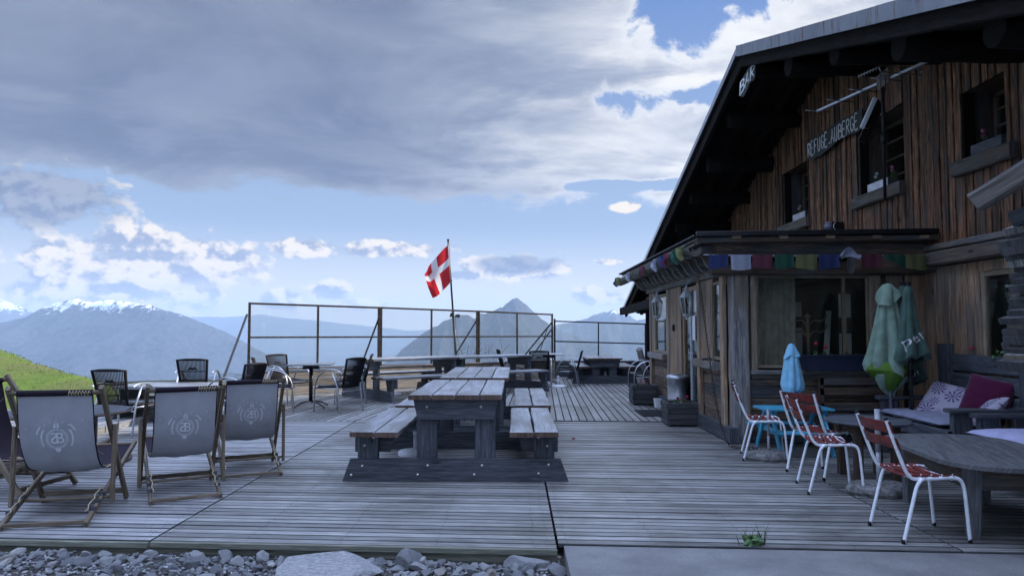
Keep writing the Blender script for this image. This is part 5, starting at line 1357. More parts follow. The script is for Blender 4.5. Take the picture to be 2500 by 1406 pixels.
# ================================================================ round and rounded tables
t=thing('round_table','small round weathered table behind the red and white chairs','table',(3.27,6.92,0))
mb=MB(); mb.lathe([(0,.505),(.37,.505),(.378,.512),(.378,.522),(.37,.53),(0,.53)],(0,0,0),40,sm=False); mb.build('tabletop',M['dark'],t)
for k in range(4):
    a=PI/4+k*PI/2; mb=MB(); mb.bar((.24*math.cos(a),.24*math.sin(a),0),(.24*math.cos(a),.24*math.sin(a),.50),.07,.07,(0,1,0),.006); mb.build('leg',M['stick'],t)
mb=MB()
for k in range(4):
    a=k*PI/2; b_=a+PI/2; q=.24
    P=lambda an:Vector((q*math.cos(an+PI/4),q*math.sin(an+PI/4),.455))
    mb.bar(P(a),P(b_),.03,.09)
mb.build('apron',M['stick'],t)
t=thing('rounded_table','long low weathered table with rounded corners at the right edge','table',(3.35,5.42,0))
mb=MB(); hx,hy,rr=.47,.78,.36
poly=[]
for cx,cy,a0 in ((hx-rr,hy-rr,0),(-hx+rr,hy-rr,90),(-hx+rr,-hy+rr,180),(hx-rr,-hy+rr,270)):
    for q in range(9):
        a=math.radians(a0+q*11.25); poly.append((cx+rr*math.cos(a),cy+rr*math.sin(a),.475))
mb.prism(poly,(0,0,1),.028,grain=(.2,1,0)); mb.build('tabletop',M['tbl'],t)
for sx,sy in ((-1,-1),(1,-1),(-1,1),(1,1)):
    mb=MB(); mb.bar((sx*.28,sy*.50,0),(sx*.27,sy*.49,.475),.075,.075,(0,1,0),.012,w1=.10,t1=.10); mb.build('leg',M['tbl'],t)
mb=MB()
for sx in (-1,1): mb.bar((sx*.30,-.46,.39),(sx*.30,.46,.39),.035,.15,(0,0,1),.005)
for sy in (-1,1): mb.bar((-.24,sy*.52,.39),(.24,sy*.52,.39),.035,.15,(0,0,1),.005)
mb.build('apron',M['stick'],t)
t.rotation_euler=(0,0,math.radians(-6))

# ================================================================ turquoise children's table
t=thing('childrens_picnic_table','small turquoise picnic table for children behind the red chairs','table',(3.12,8.36,0))
mb=MB()
for k in range(4): mb.bar((-.38,-.165+k*.11,.48),(.38,-.165+k*.11,.48),.10,.022,(0,0,1),.003)
mb.build('tabletop',M['blue_pt'],t)
for s_ in (-1,1):
    mb=MB()
    for k in (0,1): mb.bar((-.38,s_*(.36+k*.10),.26),(.38,s_*(.36+k*.10),.26),.09,.02,(0,0,1),.003)
    mb.build('bench_seat',M['blue_pt'],t)
for x in (-.28,.28):
    for s_ in (-1,1):
        mb=MB(); mb.bar((x,s_*.40,0),(x,s_*.10,.47),.022,.075,(0,1,0),.003); mb.build('leg',M['blue_pt'],t)
    mb=MB(); mb.bar((x+.024,-.46,.24),(x+.024,.46,.24),.022,.06); mb.bar((x+.024,-.18,.455),(x+.024,.18,.455),.022,.05); mb.build('brace',M['blue_pt'],t)

# ================================================================ closed parasols
def pleats(name,prof,mat,parent,folds=9,amp=.16,seed=1,seg=72,twist=.4,edge=0,squash=1,mat2=None):
    """folded cloth: deep pleats that grow towards the hem"""
    R=random.Random(seed); ph=R.random()*6; ph2=R.random()*6; mb=MB()
    z0,z1=prof[0][1],prof[-1][1]
    def fn(u,v):
        q=v*(len(prof)-1); i=min(int(q),len(prof)-2); f=q-i; r=prof[i][0]*(1-f)+prof[i+1][0]*f; z=prof[i][1]*(1-f)+prof[i+1][1]*f
        a=2*PI*u; g=min(1,v*1.4)
        k=1-amp*g*(1-abs(math.sin((a*folds+ph+twist*v*3)/2+.25*math.sin(a*2+ph2))))**1.4-.10*g*math.sin(a*3+ph2+v*2)
        zz=z+edge*g*g*math.sin(a*2+ph2)*.5+edge*g**4*.35*math.sin(a*folds+ph)
        return Vector((r*k*math.cos(a),r*k*math.sin(a)*squash,zz))
    mb.surf(fn,seg,36); o=mb.build(name,mat,parent); return o,fn
t=thing('parasol','small pale blue closed parasol standing in the turquoise table','parasol',(3.13,8.40,0))
mb=MB(); mb.tube([(0,0,0),(0,0,1.18)],.013,8); mb.build('pole',M['blue_pt'],t)
pleats('canopy',[(.004,1.20),(.03,1.185),(.055,1.13),(.085,1.02),(.11,.86),(.135,.72),(.125,.665),(.07,.66)],M['blue_cl'],t,6,.4,3,edge=.035)
pleats('cap',[(.003,1.205),(.034,1.19),(.065,1.12),(.085,1.065),(.09,1.05)],M['blue_cl'],t,4,.12,5,edge=.03)
t=thing('parasol','large sage green closed parasol with lime lining leaning on the porch','parasol',(4.16,8.25,0))
mb=MB(); mb.tube([(0,0,0),(0,0,1.86)],.019,10); mb.build('pole',M['alu'],t)
o,_=pleats('canopy',[(.02,1.86),(.05,1.82),(.095,1.66),(.13,1.48),(.165,1.30),(.20,1.12),(.25,.96),(.235,.89)],M['green_cl'],t,7,.55,7,edge=.06,twist=.25)
pleats('lining',[(.18,1.0),(.238,.915),(.215,.87),(.165,.80),(.10,.74),(.05,.70)],M['lime_cl'],t,4,.22,9,edge=.05,twist=.9)
pleats('hem_fold',[(.12,.92),(.19,.87),(.16,.80),(.11,.73),(.06,.70),(.03,.67)],M['green_cl'],t,3,.5,19,edge=.09,twist=1.6)
pleats('cap',[(.01,1.875),(.045,1.86),(.09,1.79),(.125,1.70),(.14,1.65)],M['green_cl'],t,3,.25,11,edge=.12)
def dgreen(label,x,y,z0,z1,w_,txt,seed,at_uv,sz,sq=1):
    t=thing('parasol',label,'parasol',(x,y,0)); mb=MB(); mb.tube([(0,0,0),(0,0,z1+.03)],.022,10); mb.build('pole',M['blackmetal'],t)
    mb=MB(); mb.lathe([(0,z1+.05),(.025,z1+.045),(.03,z1+.02),(.03,z1-.02)],(0,0,0),12); mb.build('fitting',M['black'],t); mb=MB(); mb.lathe([(.03,z0-.2),(.034,z0-.19),(.034,z0-.14),(.03,z0-.13)],(0,0,0),12); mb.build('fitting',M['black'],t)
    o,fn=pleats('canopy',[(.03,z1),(.05,z1-.05),(.07,z1-.25),(.10*w_,z1-.5),(.15*w_,z0+.12),(.18*w_,z0),(.11*w_,z0-.03)],M['dgreen_cl'],t,6,.45,seed,edge=.06,squash=sq)
    if txt:
        vs,fs=text2d(txt,sz); u0,vz=at_uv; mb=MB(); zt=lambda z:(z1-z)
        def onc(x_,z_):                                   # wrap the letters round the cloth, slightly proud of it
            v=max(0,min(1,vz-z_/(z1-z0)*.80)); P=fn((u0+x_/(2*PI*.115*w_))%1.0,v); q=Vector((P.x,P.y,0)); 
            return P+q.normalized()*.006
        ca,sa=math.cos(.30),math.sin(.30)
        mb.add([onc(x_*ca-y_*sa,x_*sa+y_*ca) for x_,y_ in vs],fs); mb.build('lettering',M['print_w'],t)
    return t
dgreen('dark green closed parasol with white letters, beside the sage green one',4.27,8.02,1.06,1.83,1.15,'per',21,(.735,.58),.20)
dgreen('dark green closed parasol half hidden behind the settle post',4.44,8.45,.80,1.86,1.15,'pe',27,(.76,.78),.19)

# umbrella feet
def stone_foot(label,x,y,r,h_,ph,pr_,seed,mat='grey_pl'):
    t=thing('parasol_stand',label,'parasol base',(x,y,0)); R=random.Random(seed); mb=MB()
    ring=[r*(1+.10*mnoise.noise(Vector((math.cos(2*PI*k/20)*1.3,math.sin(2*PI*k/20)*1.3,seed)))+(.08 if k%5==0 else 0)) for k in range(20)]
    vs=[];prof=[(.92,0),(1.0,.03),(.97,h_*.7),(.86,h_),(.4,h_*1.12),(0,h_*1.14)]
    for q,z in prof:
        for k in range(20): a=2*PI*k/20; vs.append((ring[k]*q*math.cos(a)*1.15,ring[k]*q*math.sin(a)*.85,z+R.uniform(-.004,.004)))
    fs=[[i*20+k,i*20+(k+1)%20,(i+1)*20+(k+1)%20,(i+1)*20+k] for i in range(5) for k in range(20)]
    mb.add(vs,fs,None,.5,0,False); mb.build('stone_block',M['concrete'],t)
    mb=MB(); mb.tube([(0,0,h_*.8),(0,0,ph*.5)],pr_*.85,12); mb.tube([(0,0,ph*.5),(0,0,ph)],pr_,12); mb.tube([(0,0,ph-.001),(0,0,ph-.05)],pr_*.8,12); mb.build('tube',M[mat],t)
    return t
p=gp(2147,1205); stone_foot('nearer rough stone parasol foot with grey tube, behind the nearest red chair',p.x,p.y,.235,.085,.70,.023,3)
p=gp(1877,1122); stone_foot('farther rough stone parasol foot with grey tube, in front of the children\'s table',p.x,p.y,.20,.085,.52,.015,6)
def plastic_foot(label,x,y,r,s=1):
    t=thing('parasol_stand',label,'parasol base',(x,y,0)); mb=MB(); mb.lathe([(r,0),(r,.03),(r*.94,.045),(.3*r,.06),(0,.06)],(0,0,0),32); mb.build('plate',M['white_pl'],t)
    mb=MB(); mb.tube([(0,0,.05),(0,0,.22)],.022,12); mb.tube([(0,0,.22),(0,0,.26)],.030,12)
    for k in range(8): a=2*PI*k/8; mb.tube([(.022*math.cos(a),.022*math.sin(a),.06),(.022*math.cos(a),.022*math.sin(a),.21)],.003,4)
    mb.build('tube',M['white_pl'],t); return t
p=gp(1019,1112); plastic_foot('white plastic parasol foot under the nearest picnic table',p.x-.03,p.y+.08,.19)
plastic_foot('white plastic parasol foot under the left broadside table',-2.55,15.2,.22)
plastic_foot('pale plastic parasol foot beside the far pedestal table',1.0,17.3,.2)
plastic_foot('plastic parasol foot under the small table near the house corner',2.3,18.9,.2)
p=gp(1450,930); plastic_foot('flat plastic parasol foot in front of the small far table',p.x,p.y-.3,.22)
t=thing('pole','pale wooden pole leaning against the far corner of the porch','pole',(3.1,18.0,0)); mb=MB(); a=at(1571,890,17.8); b_=at(1560,852,17.6); d=(b_-a).normalized(); mb.tube([a-d*.9,a,b_],.075,12); mb.build('shaft',M['grey'],t,world=True)

# ================================================================ settle with cushions
def settle(name,label,y0,y1,loc):
    t=thing(name,label,'bench',(4.85,(y0+y1)/2,0)); Wd=lambda mb,n_,m_='dark':mb.build(n_,M[m_],t,world=True); R=random.Random(label)
    for y,zt in ((y1-.02,1.20),(y0+.04,1.10)):
        mb=MB(); mb.bar((4.83,y,0),(4.83,y,zt),.22,.07,(1,0,0),.02,seg=8,wob=.02); Wd(mb,'back_post')
    mb=MB()
    for z_,w_ in ((.62,.17),(.80,.19),(1.0,.20)): mb.bar((4.86,y0+.14,z_),(4.86,y1-.12,z_),.05,w_-.015,(0,0,1),.02,seg=9,wob=0,rnd=R.random())
    Wd(mb,'backrest')
    mb=MB()
    for k in range(3): mb.bar((4.14+k*.22,y0,.39),(4.14+k*.22,y1,.39),.21,.045,(0,0,1),.01,rnd=R.random())
    mb.bar((4.05,y0,.36),(4.05,y1,.36),.04,.12,(0,0,1),.01); Wd(mb,'seat')
    for y in (y1-.05,y0+.02):
        mb=MB(); mb.bar((4.04,y,.605),(4.80,y,.605),.13,.04,(0,0,1),.012,seg=6,wob=.01); Wd(mb,'armrest')
        mb=MB(); mb.bar((4.17,y,0),(4.17,y,.585),.20,.06,(0,1,0),.02,seg=5,wob=.01); Wd(mb,'leg'); mb=MB(); mb.bar((4.72,y,0),(4.72,y,.585),.14,.06,(0,1,0),.01); Wd(mb,'leg')
    return t
settle('wooden_settle','rustic dark plank settle with tall back posts against the lodge wall',6.95,8.35,0)
settle('wooden_settle','second dark plank settle cut off by the right picture edge',5.30,6.62,0)
def cushion(name,label,loc,sz,rot,mat,tuft=False,cat='cushion',grp=None):
    mb=MB(); a,b_,c=sz
    def fn(u,v,s_):
        x=(u-.5)*2; y=(v-.5)*2; e=max(0,(1-abs(x)**3.2))*max(0,(1-abs(y)**3.2)); z=s_*c*e**.42
        px=x*a*(1-.05*(1-abs(y)**2)*abs(x)); py=y*b_*(1-.05*(1-abs(x)**2)*abs(y))
        z+=.006*mnoise.noise(Vector((x*3,y*3,s_+a*9)))*e**.3
        if tuft and s_>0: z-=c*.35*sum(math.exp(-((x-tx)**2+(y-ty)**2)/.01) for tx in (-.6,0,.6) for ty in (-.5,.5)); 
        if tuft: z+=.010*math.sin(y*17)*e**.4*s_
        return Vector((px,py,z))
    n_=26
    mb.surf(lambda u,v:fn(u,v,1),n_,n_); mb.surf(lambda u,v:fn(u,v,-1),n_,n_,flip=True)
    o=mb.build(name,mat); o.location=loc; o.rotation_euler=rot; tag(o,label,cat,grp); return o
def leafprint():
    m,nt,b,_=nmat('leaf_print_cloth'); tc=N(nt,'ShaderNodeTexCoord'); uv=tc.outputs['UV']
    vo=N(nt,'ShaderNodeTexVoronoi'); vo.inputs['Scale'].default_value=3.2; nt.links.new(uv,vo.inputs['Vector'])
    vm=N(nt,'ShaderNodeVectorMath',operation='SUBTRACT'); nt.links.new(mapping(nt,uv,(1,1,1)),vm.inputs[0]); nt.links.new(vo.outputs['Position'],vm.inputs[1])
    v2=N(nt,'ShaderNodeVectorMath',operation='SUBTRACT'); sc_=N(nt,'ShaderNodeVectorMath',operation='SCALE'); nt.links.new(uv,sc_.inputs[0]); sc_.inputs['Scale'].default_value=1.0
    nt.links.new(sc_.outputs[0],v2.inputs[0]); nt.links.new(vo.outputs['Position'],v2.inputs[1]); s_=N(nt,'ShaderNodeSeparateXYZ'); nt.links.new(v2.outputs[0],s_.inputs[0])
    an=math_(nt,'ARCTAN2',s_.outputs[1],s_.outputs[0]); rays=math_(nt,'SINE',math_(nt,'MULTIPLY',an,9)); d=vo.outputs['Distance']
    k=math_(nt,'MULTIPLY',smooth(nt,rays,-.1,.4),smooth(nt,d,.62,.45)); k=math_(nt,'MAXIMUM',k,smooth(nt,d,.12,.05))
    nt.links.new(mixc(nt,k,(.36,.34,.42),(.07,.04,.13)),b.inputs['Base Color']); b.inputs['Roughness'].default_value=.9; return m
M['leafy']=leafprint()
cushion('seat_cushion','long tufted grey-lavender seat cushion on the settle',(4.36,7.75,.455),(.30,.62,.045),(0,0,0),M['lav'],True)
cushion('pillow','pillow with purple leaf print lying against the left arm of the settle',(4.55,7.85,.60),(.22,.26,.07),(math.radians(14),math.radians(-50),math.radians(14)),M['leafy'])
cushion('pillow','plain burgundy pillow leaning on the settle back',(4.68,7.38,.68),(.22,.22,.08),(math.radians(30),math.radians(-65),math.radians(8)),M['burg'])
cushion('pillow','pillow with purple leaf print half behind the right armrest',(4.50,7.10,.57),(.18,.20,.06),(math.radians(-16),math.radians(-45),math.radians(0)),M['leafy'])
cushion('seat_cushion','smooth pale lavender cushion on the second settle at the picture edge',(4.28,6.02,.47),(.34,.52,.06),(0,0,0),M['lav2'])
# slatted box bench under the big window
t=thing('slatted_bench','dark slatted bench against the porch under the big window','bench',(4.0,8.80,0)); mb=MB()
for z_ in (.30,.44,.62,.74): mb.bar((-.36,.08,z_),(.50,.08,z_),.03,.09,(0,0,1),.006)
mb.build('backrest',M['stick'],t); mb=MB()
for k in range(3): mb.bar((-.36,-.32+k*.12,.36),(.50,-.32+k*.12,.36),.10,.03,(0,0,1),.005)
mb.build('seat',M['dark'],t)
for x in (-.34,.48):
    for y in (-.30,.09): mb=MB(); mb.bar((x,y,0),(x,y,.78 if y>0 else .35),.06,.05,(0,1,0),.005); mb.build('leg',M['stick'],t)

# ================================================================ planters, bin, tub, mat
def planter(label,x,y,w_,d_,h_,fl,seed):
    t=thing('planter_box',label,'planter',(x,y,0)); mb=MB(); R=random.Random(seed); n_=4; hh=(h_-.02)/n_
    for k in range(n_):
        z=.02+hh*(k+.5); o=.012*(k%2)
        for s_ in (-1,1):
            mb.bar((-w_/2-o,s_*(d_/2-.02),z),(w_/2+o,s_*(d_/2-.02),z),.045,hh-.006,(0,0,1),.005,rnd=R.random())
            mb.bar((s_*(w_/2-.02),-d_/2-.012+o,z),(s_*(w_/2-.02),d_/2+.012-o,z),.043,hh-.006,(0,0,1),.005,rnd=R.random())
    mb.build('box_wall',M['planter'],t)
    mb=MB(); mb.box((0,0,h_-.07),(w_-.06,d_-.06,.03)); mb.build('soil',M['soil'],t)
    for s_,q in ((-1,-1),(1,1)): mb=MB(); mb.box((s_*(w_/2-.05),0,.01),(.05,d_-.04,.02),along='y'); mb.build('runner',M['dark'],t)
    flower_bunch('geranium',fl,'plant',(x,y-.04,h_-.06),1.15,[(-.05,.11),(.09,.13),(.02,.07)],M['petal_r'],.13,.17,seed,50)
planter('nearer grey timber planter box left of the rain chain',2.36,10.62,.46,.44,.33,'red geraniums in the nearer planter box',3)
planter('farther grey timber planter box beside the parked chairs',2.32,13.45,.44,.44,.36,'small red geraniums in the farther planter box',4)
t=thing('metal_bin','shiny galvanised bin with lid and spout behind the nearer planter','bin',(2.46,11.25,0)); mb=MB()
mb.lathe([(0,.0),(.145,0),(.15,.01),(.150,.30),(.155,.31),(.150,.32),(.152,.60),(.165,.62),(.165,.635)],(0,0,0),36); mb.build('body',M['steel'],t)
mb=MB(); mb.lathe([(.168,.62),(.168,.65),(.15,.665),(.05,.69),(0,.69)],(0,0,0),36); mb.build('lid',M['steel'],t)
mb=MB(); mb.prism([(.15,-.03,.52),(.24,-.0,.60),(.15,-.03,.66)],(0,1,0),.06); mb.build('spout',M['steel'],t)
p=gp(1609,992)
t=thing('plastic_tub','white plastic tub standing on the deck by the door mat','tub',(p.x-.02,p.y-.1,0)); t.scale=(1,1,1); mb=MB()
def tub(u,v,o=0):
    a=2*PI*u; r=(.075+.015*v-o); k=(abs(math.cos(a))**6+abs(math.sin(a))**6)**(-1/6); return Vector((r*k*math.cos(a),r*.8*k*math.sin(a),.145*v+(.004 if o else 0)))
mb.surf(lambda u,v:tub(u,v),32,4); mb.surf(lambda u,v:tub(u,v,.004),32,4,flip=True); mb.add([tub(k/32,0) for k in range(32)],[list(range(32))]); mb.build('shell',M['white_pl'],t)
mb=MB(); mb.tube([tub(k/32,1) for k in range(32)],.005,6,closed=True); mb.build('rim',M['white_pl'],t)
t=thing('door_mat','dark ribbed door mat in front of the porch door','mat',(2.24,12.0,.001)); mb=MB(); mb.box((0,0,.006),(.52,.85,.012),along='y')
for k in range(24): mb.box((0,-.40+k*.034,.014),(.48,.016,.006))
mb.build('rubber',M['rubber'],t)
mb=MB(); mb.tube(catmull([(-.10,0,.01),(-.03,.03,.02),(.05,-.03,.02),(.12,.0,.01)],4),.016,7); mb.tube(catmull([(-.02,.04,.012),(.05,.05,.03),(.09,.02,.012)],4),.013,7); o=mb.build('folded_gloves',M['dark']); o.location=(PX-.05,9.72,.955); tag(o,'crumpled grey gloves left on the porch window sill','gloves')

# ================================================================ fence with glass
def P3(px,py,Y): return at(px,py,Y)
posts=[(606,14.6,738,905),(928,16.53,749,903),(1167,18.33,758,900),(1350,20.0,766,899)]
t=thing('glass_windbreak','glass wind screen in brown metal frames on top of the plank parapet','fence',(-2.2,17.2,0))
Wt=lambda mb,n_,m_,p=None: mb.build(n_,m_,p or t,world=True)
fl=[]
for k,(px,Y,yt,yb) in enumerate(posts):
    a=P3(px,yt,Y); fl.append((Vector((a.x,Y,0)),a.z))
fd=(fl[-1][0]-fl[0][0]).normalized(); fn_=Vector((fd.y,-fd.x,0))
for k in range(3):
    (A_,za),(B_,zb)=fl[k],fl[k+1]; a=A_+fd*.03; b_=B_-fd*.03; z0=.53-.02*k; z1=.51-.02*k; fr=MB()
    for P_,zt,zz in ((a,za,z0),(b_,zb,z1)): fr.bar((P_.x,P_.y,.0),(P_.x,P_.y,zt),.045,.04,tuple(fn_),.004)
    mdl=(a+b_)/2; zt=(za+zb)/2
    fr.bar((mdl.x,mdl.y,(z0+z1)/2),(mdl.x,mdl.y,zt-.02),.04,.035,tuple(fn_),.004)
    fr.bar((a.x,a.y,za-.02),(b_.x,b_.y,zb-.02),.04,.04,(0,0,1),.004)
    zm0=1.19-.014*k; zm1=1.176-.014*k
    fr.bar((a.x,a.y,zm0),(b_.x,b_.y,zm1),.035,.035,(0,0,1),.004)
    fr.bar((a.x,a.y,z0+.02),(b_.x,b_.y,z1+.02),.04,.04,(0,0,1),.004)
    Wt(fr,'panel_frame',M['bronze'])
    for q0,q1 in ((0,.5),(.5,1)):
        for lo in (0,1):
            pa=a+(b_-a)*q0+fd*.02; pb=a+(b_-a)*q1-fd*.02
            f=lambda q,w0,w1:w0+(w1-w0)*q
            if lo: za0,za1,zb0,zb1=f(q0,z0,z1)+.04,f(q0,zm0,zm1)-.018,f(q1,z0,z1)+.04,f(q1,zm0,zm1)-.018
            else: za0,za1,zb0,zb1=f(q0,zm0,zm1)+.018,f(q0,za,zb)-.04,f(q1,zm0,zm1)+.018,f(q1,za,zb)-.04
            mb=MB(); mb.prism([(pa.x,pa.y,za0),(pb.x,pb.y,zb0),(pb.x,pb.y,zb1),(pa.x,pa.y,za1)],tuple(fn_),.006); Wt(mb,'glass_pane',M['screen'])
br=fn_*1.0
for k,(px,Y,yt,yb) in enumerate(posts):
    A_,za=fl[k]; s_=fn_*-1 if k==0 else fn_
for (pxa,pya,Ya,pxb,pyb,Yb) in ((603,768,14.5,545,925,13.2),(925,776,16.5,868,930,16.4),(1166,778,18.3,1112,866,18.6),(1349,785,19.9,1280,868,20.6),(1349,800,19.9,1292,880,19.2)):
    mb=MB(); a=P3(pxa,pya,Ya); b_=P3(pxb,pyb,Yb); mb.bar(a,b_,.035,.035,(1,0,0),.004); Wt(mb,'brace',M['blackmetal'])
mb=MB(); a=P3(1337,799,20.2); b_=P3(1316,866,20.9); mb.bar(a,b_,.02,.02,(1,0,0)); Wt(mb,'thin_brace',M['bronze'])
# right stretch
t=thing('railing','dark metal railing with glass between the wind screen and the house','fence',(2.3,20.5,0))
mb=MB(); a0=P3(1354,778,20.3); b0=P3(1576,790,20.3)
mb.bar((a0.x,20.3,0),(a0.x,20.3,a0.z),.05,.05,(0,1,0),.004); mb.bar((b0.x,20.3,0),(b0.x,20.3,b0.z),.05,.05,(0,1,0),.004); Wt(mb,'end_post',M['blackmetal'])
for ya,yb in ((784,791),(833,839)):
    mb=MB(); mb.bar(P3(1354,ya,20.3),P3(1576,yb,20.3),.04,.035,(0,0,1),.004); Wt(mb,'rail',M['blackmetal'])
mb=MB(); mb.bar(P3(1461,787,20.3),P3(1461,885,20.3),.035,.035,(0,1,0),.004); Wt(mb,'middle_post',M['blackmetal'])
for (xa,xb) in ((1358,1459),(1463,1574)):
    mb=MB(); q=[P3(xa,884,20.33),P3(xb,884,20.33),P3(xb,790,20.33),P3(xa,787,20.33)]; mb.prism(q,(0,1,0),.006); Wt(mb,'glass_pane',M['screen'])
# plank parapet
t=thing('plank_parapet','low horizontal plank wall under the wind screen','fence',(-2,17.3,0)); R=random.Random(6)
A_,B_=fl[0][0]+fn_*.0,fl[-1][0]; off=fn_*.06
cuts=[0,.23,.49,.74,1.0]
for k in range(3):
    mb=MB()
    for q in range(4):
        a=A_+(B_-A_)*cuts[q]+off; b_=A_+(B_-A_)*cuts[q+1]+off; mb.bar((a.x,a.y,.09+k*.165),(b_.x,b_.y,.09+k*.165),.035,.158,(0,0,1),.006,rnd=R.random())
    mb.build('plank',M['parapet'],t,world=True)
mb=MB(); a=A_+off*.5; b_=B_+off*.5; mb.bar((a.x,a.y,.53),(b_.x,b_.y,.50),.14,.03,(0,0,1),.004); mb.build('cap_board',M['grey'],t,world=True)
t=thing('plank_parapet','low dark plank wall under the railing near the house','fence',(2.3,20.5,0))
for k in range(3): mb=MB(); mb.bar((a0.x-.2,20.45,.09+k*.155),(3.7,20.45,.09+k*.155),.04,.148,(0,0,1),.006); mb.build('plank',M['dark'],t,world=True)

# ================================================================ flag
t=thing('flagpole','leaning dark flagpole with floodlights beyond the wind screen','flagpole',(-1.58,19.9,-1))
pb_=P3(1113,866,19.6); pt_=P3(1094,588,19.6); d=(pt_-pb_).normalized()
mb=MB(); mb.tube([pb_-d*3.2,pb_,pb_+d*1.2],.034,10); mb.tube([pb_+d*1.2,pt_],.024,10); mb.lathe([(0,.05),(.03,.04),(.035,.02),(.02,0)],pt_,10); mb.tube([pb_+d*1.95,pb_+d*2.02],.034,10); mb.build('pole',M['blackmetal'],t,world=True)
for px,py,s_,w_ in ((1102,769,-1,.10),(1117,771,1,.07)):
    c=P3(px,py,19.5); mb=MB(); 
    if s_<0: mb.prism([c+Vector((-.05,0,-.05)),c+Vector((.06,0,-.05)),c+Vector((.06,0,.05)),c+Vector((-.02,0,.06))],(0,1,0),.12)
    else: mb.tube([c+Vector((-.06,0,0)),c+Vector((.02,0,0)),c+Vector((.06,0,.0))],[.03,.045,.045],10)
    mb.build('floodlight',M['black'],t,world=True)
mb=MB(); c=P3(1112,778,19.5); mb.tube([c+Vector((0,0,.05)),c+Vector((.01,0,-.3))],.006,5); mb.tube([c+Vector((-.10,0,.06)),c+Vector((.1,0,.05))],.01,5); mb.build('cable',M['black'],t,world=True)
m,nt,b,out=nmat('flag_cloth'); tc=N(nt,'ShaderNodeTexCoord'); s_=N(nt,'ShaderNodeSeparateXYZ'); nt.links.new(tc.outputs['UV'],s_.inputs[0])
k=math_(nt,'MAXIMUM',math_(nt,'LESS_THAN',math_(nt,'ABSOLUTE',math_(nt,'SUBTRACT',s_.outputs[0],.52)),.09),math_(nt,'LESS_THAN',math_(nt,'ABSOLUTE',math_(nt,'SUBTRACT',s_.outputs[1],.47)),.095))
c=mixc(nt,k,(.48,.022,.03),(.66,.65,.68)); nt.links.new(c,b.inputs['Base Color']); b.inputs['Roughness'].default_value=.8
tl=N(nt,'ShaderNodeBsdfTranslucent'); nt.links.new(c,tl.inputs[0]); mx=N(nt,'ShaderNodeMixShader'); mx.inputs[0].default_value=.5; nt.links.new(b.outputs[0],mx.inputs[1]); nt.links.new(tl.outputs[0],mx.inputs[2]); nt.links.new(mx.outputs[0],out.inputs[0])
fl_t=thing('flag','red flag with white cross hanging limp from the leaning pole','flag',tuple(pt_))
def flagfn(u,v):
    top=[(1094.5,598),(1078,612),(1060,634),(1046,652),(1040,668)]; bot=[(1100,688),(1093,698),(1080,712),(1066,722),(1057,728)]
    mid=[(1098,640),(1086,652),(1066,668),(1050,684),(1037,680)]
    def L_(A,u):
        q=u*(len(A)-1); i=min(int(q),len(A)-2); f=q-i; return A[i][0]*(1-f)+A[i+1][0]*f,A[i][1]*(1-f)+A[i+1][1]*f
    a,b2,c=L_(top,u),L_(mid,u),L_(bot,u)
    w0,w1,w2=(1-v)*(1-2*v),4*v*(1-v),v*(2*v-1)
    x=a[0]*w0+b2[0]*w1+c[0]*w2; y=a[1]*w0+b2[1]*w1+c[1]*w2
    p=P3(x,y,19.55); p.y+=.13*math.sin(u*6+v*3.0)*u+.09*math.sin(u*9-v*5)*u+.05*math.sin(v*8+u*3)*u; 
    return p
mb=MB(); mb.surf(flagfn,34,34); mb.build('cloth',m,fl_t,world=True)
mb=MB(); mb.tube([P3(1093.5,592,19.55),P3(1095,600,19.55)],.006,5); mb.tube([P3(1094.5,598,19.55),P3(1100,688,19.55)],.010,5); mb.build('hoist_rope',M['print_w'],fl_t,world=True)
# bare twigs beyond the screen
t=thing('bare_shrub','leafless thin twigs of a shrub showing beyond the wind screen','shrub',(-.9,20.6,-.5)); mb=MB(); R=random.Random(14)
for k in range(26):
    x=R.uniform(1095,1240); y0=882; y1=R.uniform(808,868)if k%6==0 else R.uniform(838,870); a=P3(x,y0,20.6+R.uniform(-.3,.3)); b_=P3(x+R.uniform(-28,28),y1,20.6+R.uniform(-.4,.4)); m_=(a+b_)/2+Vector((R.uniform(-.06,.06),0,.04))
    mb.tube(catmull([a,m_,b_],4),.0045,4,cap=False)
    if R.random()<.6: mb.tube([m_,m_+Vector((R.uniform(-.2,.2),0,R.uniform(.02,.12)))],.003,4,cap=False)
mb.build('twigs',M['stick'],t,world=True)

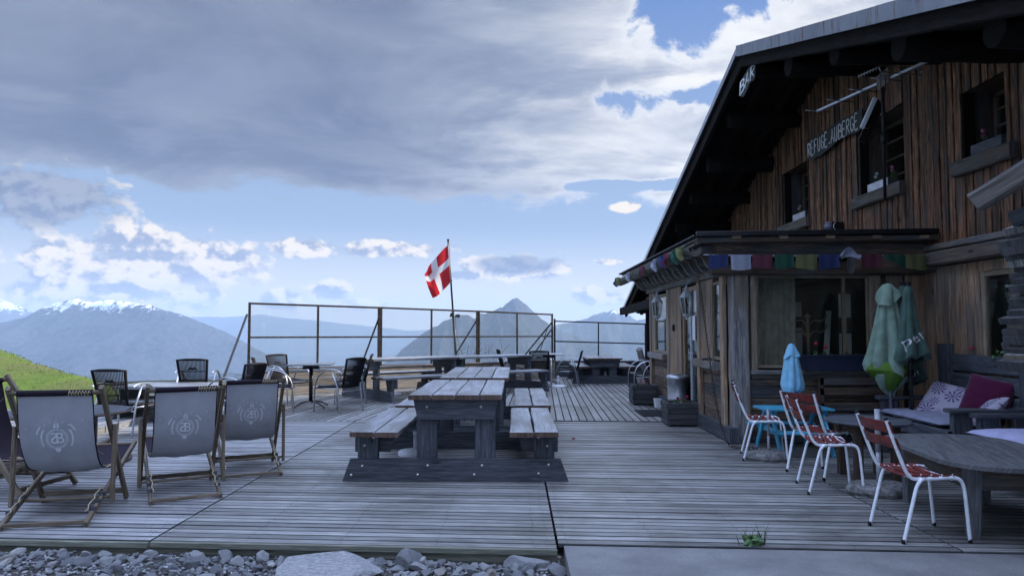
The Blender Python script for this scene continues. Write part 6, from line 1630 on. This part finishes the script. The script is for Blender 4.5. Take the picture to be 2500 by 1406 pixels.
# ================================================================ weed in the deck edge
p=gp(1833,1325); t=thing('weed','green weed tuft growing between deck edge and concrete path','plant',(p.x,p.y-.03,-.01)); R=random.Random(77)
mb=MB()
for k in range(60):
    a=R.random()*6.28; r=R.random()**.6*.062; z=.01+R.random()*.055; s_=R.uniform(.012,.022); c=Vector((r*math.cos(a),r*.6*math.sin(a),z)); n_=Vector((R.uniform(-1,1),R.uniform(-1.2,.2),.9)).normalized(); q=n_.orthogonal().normalized(); w_=n_.cross(q)
    mb.add([c]+[c+(q*math.cos(j*.698)+w_*math.sin(j*.698))*s_*(1 if j%2 else .72) for j in range(9)],[[0,1+j,1+(j+1)%9] for j in range(9)])
mb.build('leaves',plain('weed_leaf',(.06,.13,.035),.6,0,.5,40),t)
mb=MB()
for k in range(30):
    a=R.uniform(-1,1); l=R.uniform(.06,.17); x=R.uniform(-.08,.08); e=Vector((x+a*l*.75,R.uniform(-.05,.05),l*R.uniform(.75,1.05))); m_=Vector((x+a*l*.25,0,l*.6)); w_=.0022
    mb.add([(x-w_,0,0),(x+w_,0,0),m_+Vector((w_*.8,0,0)),m_-Vector((w_*.8,0,0)),e],[[0,1,2,3],[3,2,4]])
mb.build('blades',plain('weed_blade',(.07,.11,.035),.6,0,.4,40),t)
for x,y,s_ in ((1400,1072,.9),(755,955,.5)): 
    p=gp(x,y); R=random.Random(x); mb=MB()
    for k in range(9):
        c=Vector((R.uniform(-.012,.012),R.uniform(-.01,.01),R.uniform(.0,.018))); n_=Vector((R.uniform(-1,1),R.uniform(-1,1),1)).normalized(); q=n_.orthogonal(); w_=n_.cross(q); mb.add([c+q*.012,c+w_*.01,c-q*.012,c-w_*.01],[[0,1,2,3]])
    o=mb.build('fallen_petal',M['petal_r'] if x==1400 else M['stick']); o.location=p; tag(o,'fallen dark red petals on the deck right of the picnic benches' if x==1400 else 'dry brown leaf scrap on the far deck','petal' if x==1400 else 'leaf')

# ================================================================ rough slab-roofed post at the right edge
t=thing('rustic_shelter','grey plank shelter of rough stacked slabs jutting in at the right edge','shelter',(2.95,3.3,0)); R=random.Random(19)
a=at(2385,494,3.25); b_=at(2525,408,3.1)
mb=MB(); mb.bar(a,b_+(b_-a)*1.6,.26,.085,(0,-.2,1),.012,seg=8,wob=.01); mb.build('roof_board',M['greyd'],t,world=True)
mb=MB(); a=at(2470,535,3.3); b_=at(2570,500,3.2); mb.bar(a,b_+(b_-a)*2,.16,.07,(0,-.2,1),.015,seg=6,wob=.015); mb.build('under_board',M['dark'],t,world=True)
for k in range(22):
    py=560+k*16; ed=(2505+R.uniform(-14,12)+(12 if 5<k<13 else 0)+(-10 if k>17 else 0)-(12 if k<4 else 0)); a=at(ed,py,3.25+R.uniform(-.03,.03)); b_=a+Vector((1.0,-.05,.34+R.uniform(-.04,.04)))
    mb=MB(); mb.bar(a,b_,.30+R.uniform(-.03,.03),.036+R.uniform(-.008,.012),(0,0,1),.012,seg=9,wob=.03,w1=.4); mb.build('slab',M['grey' if k%5==0 else 'planter'],t,world=True)
mb=MB(); mb.bar((2.95,3.35,0),(2.95,3.35,2.2),.16,.16,(0,1,0),.02); mb.build('post',M['dark'],t,world=True)
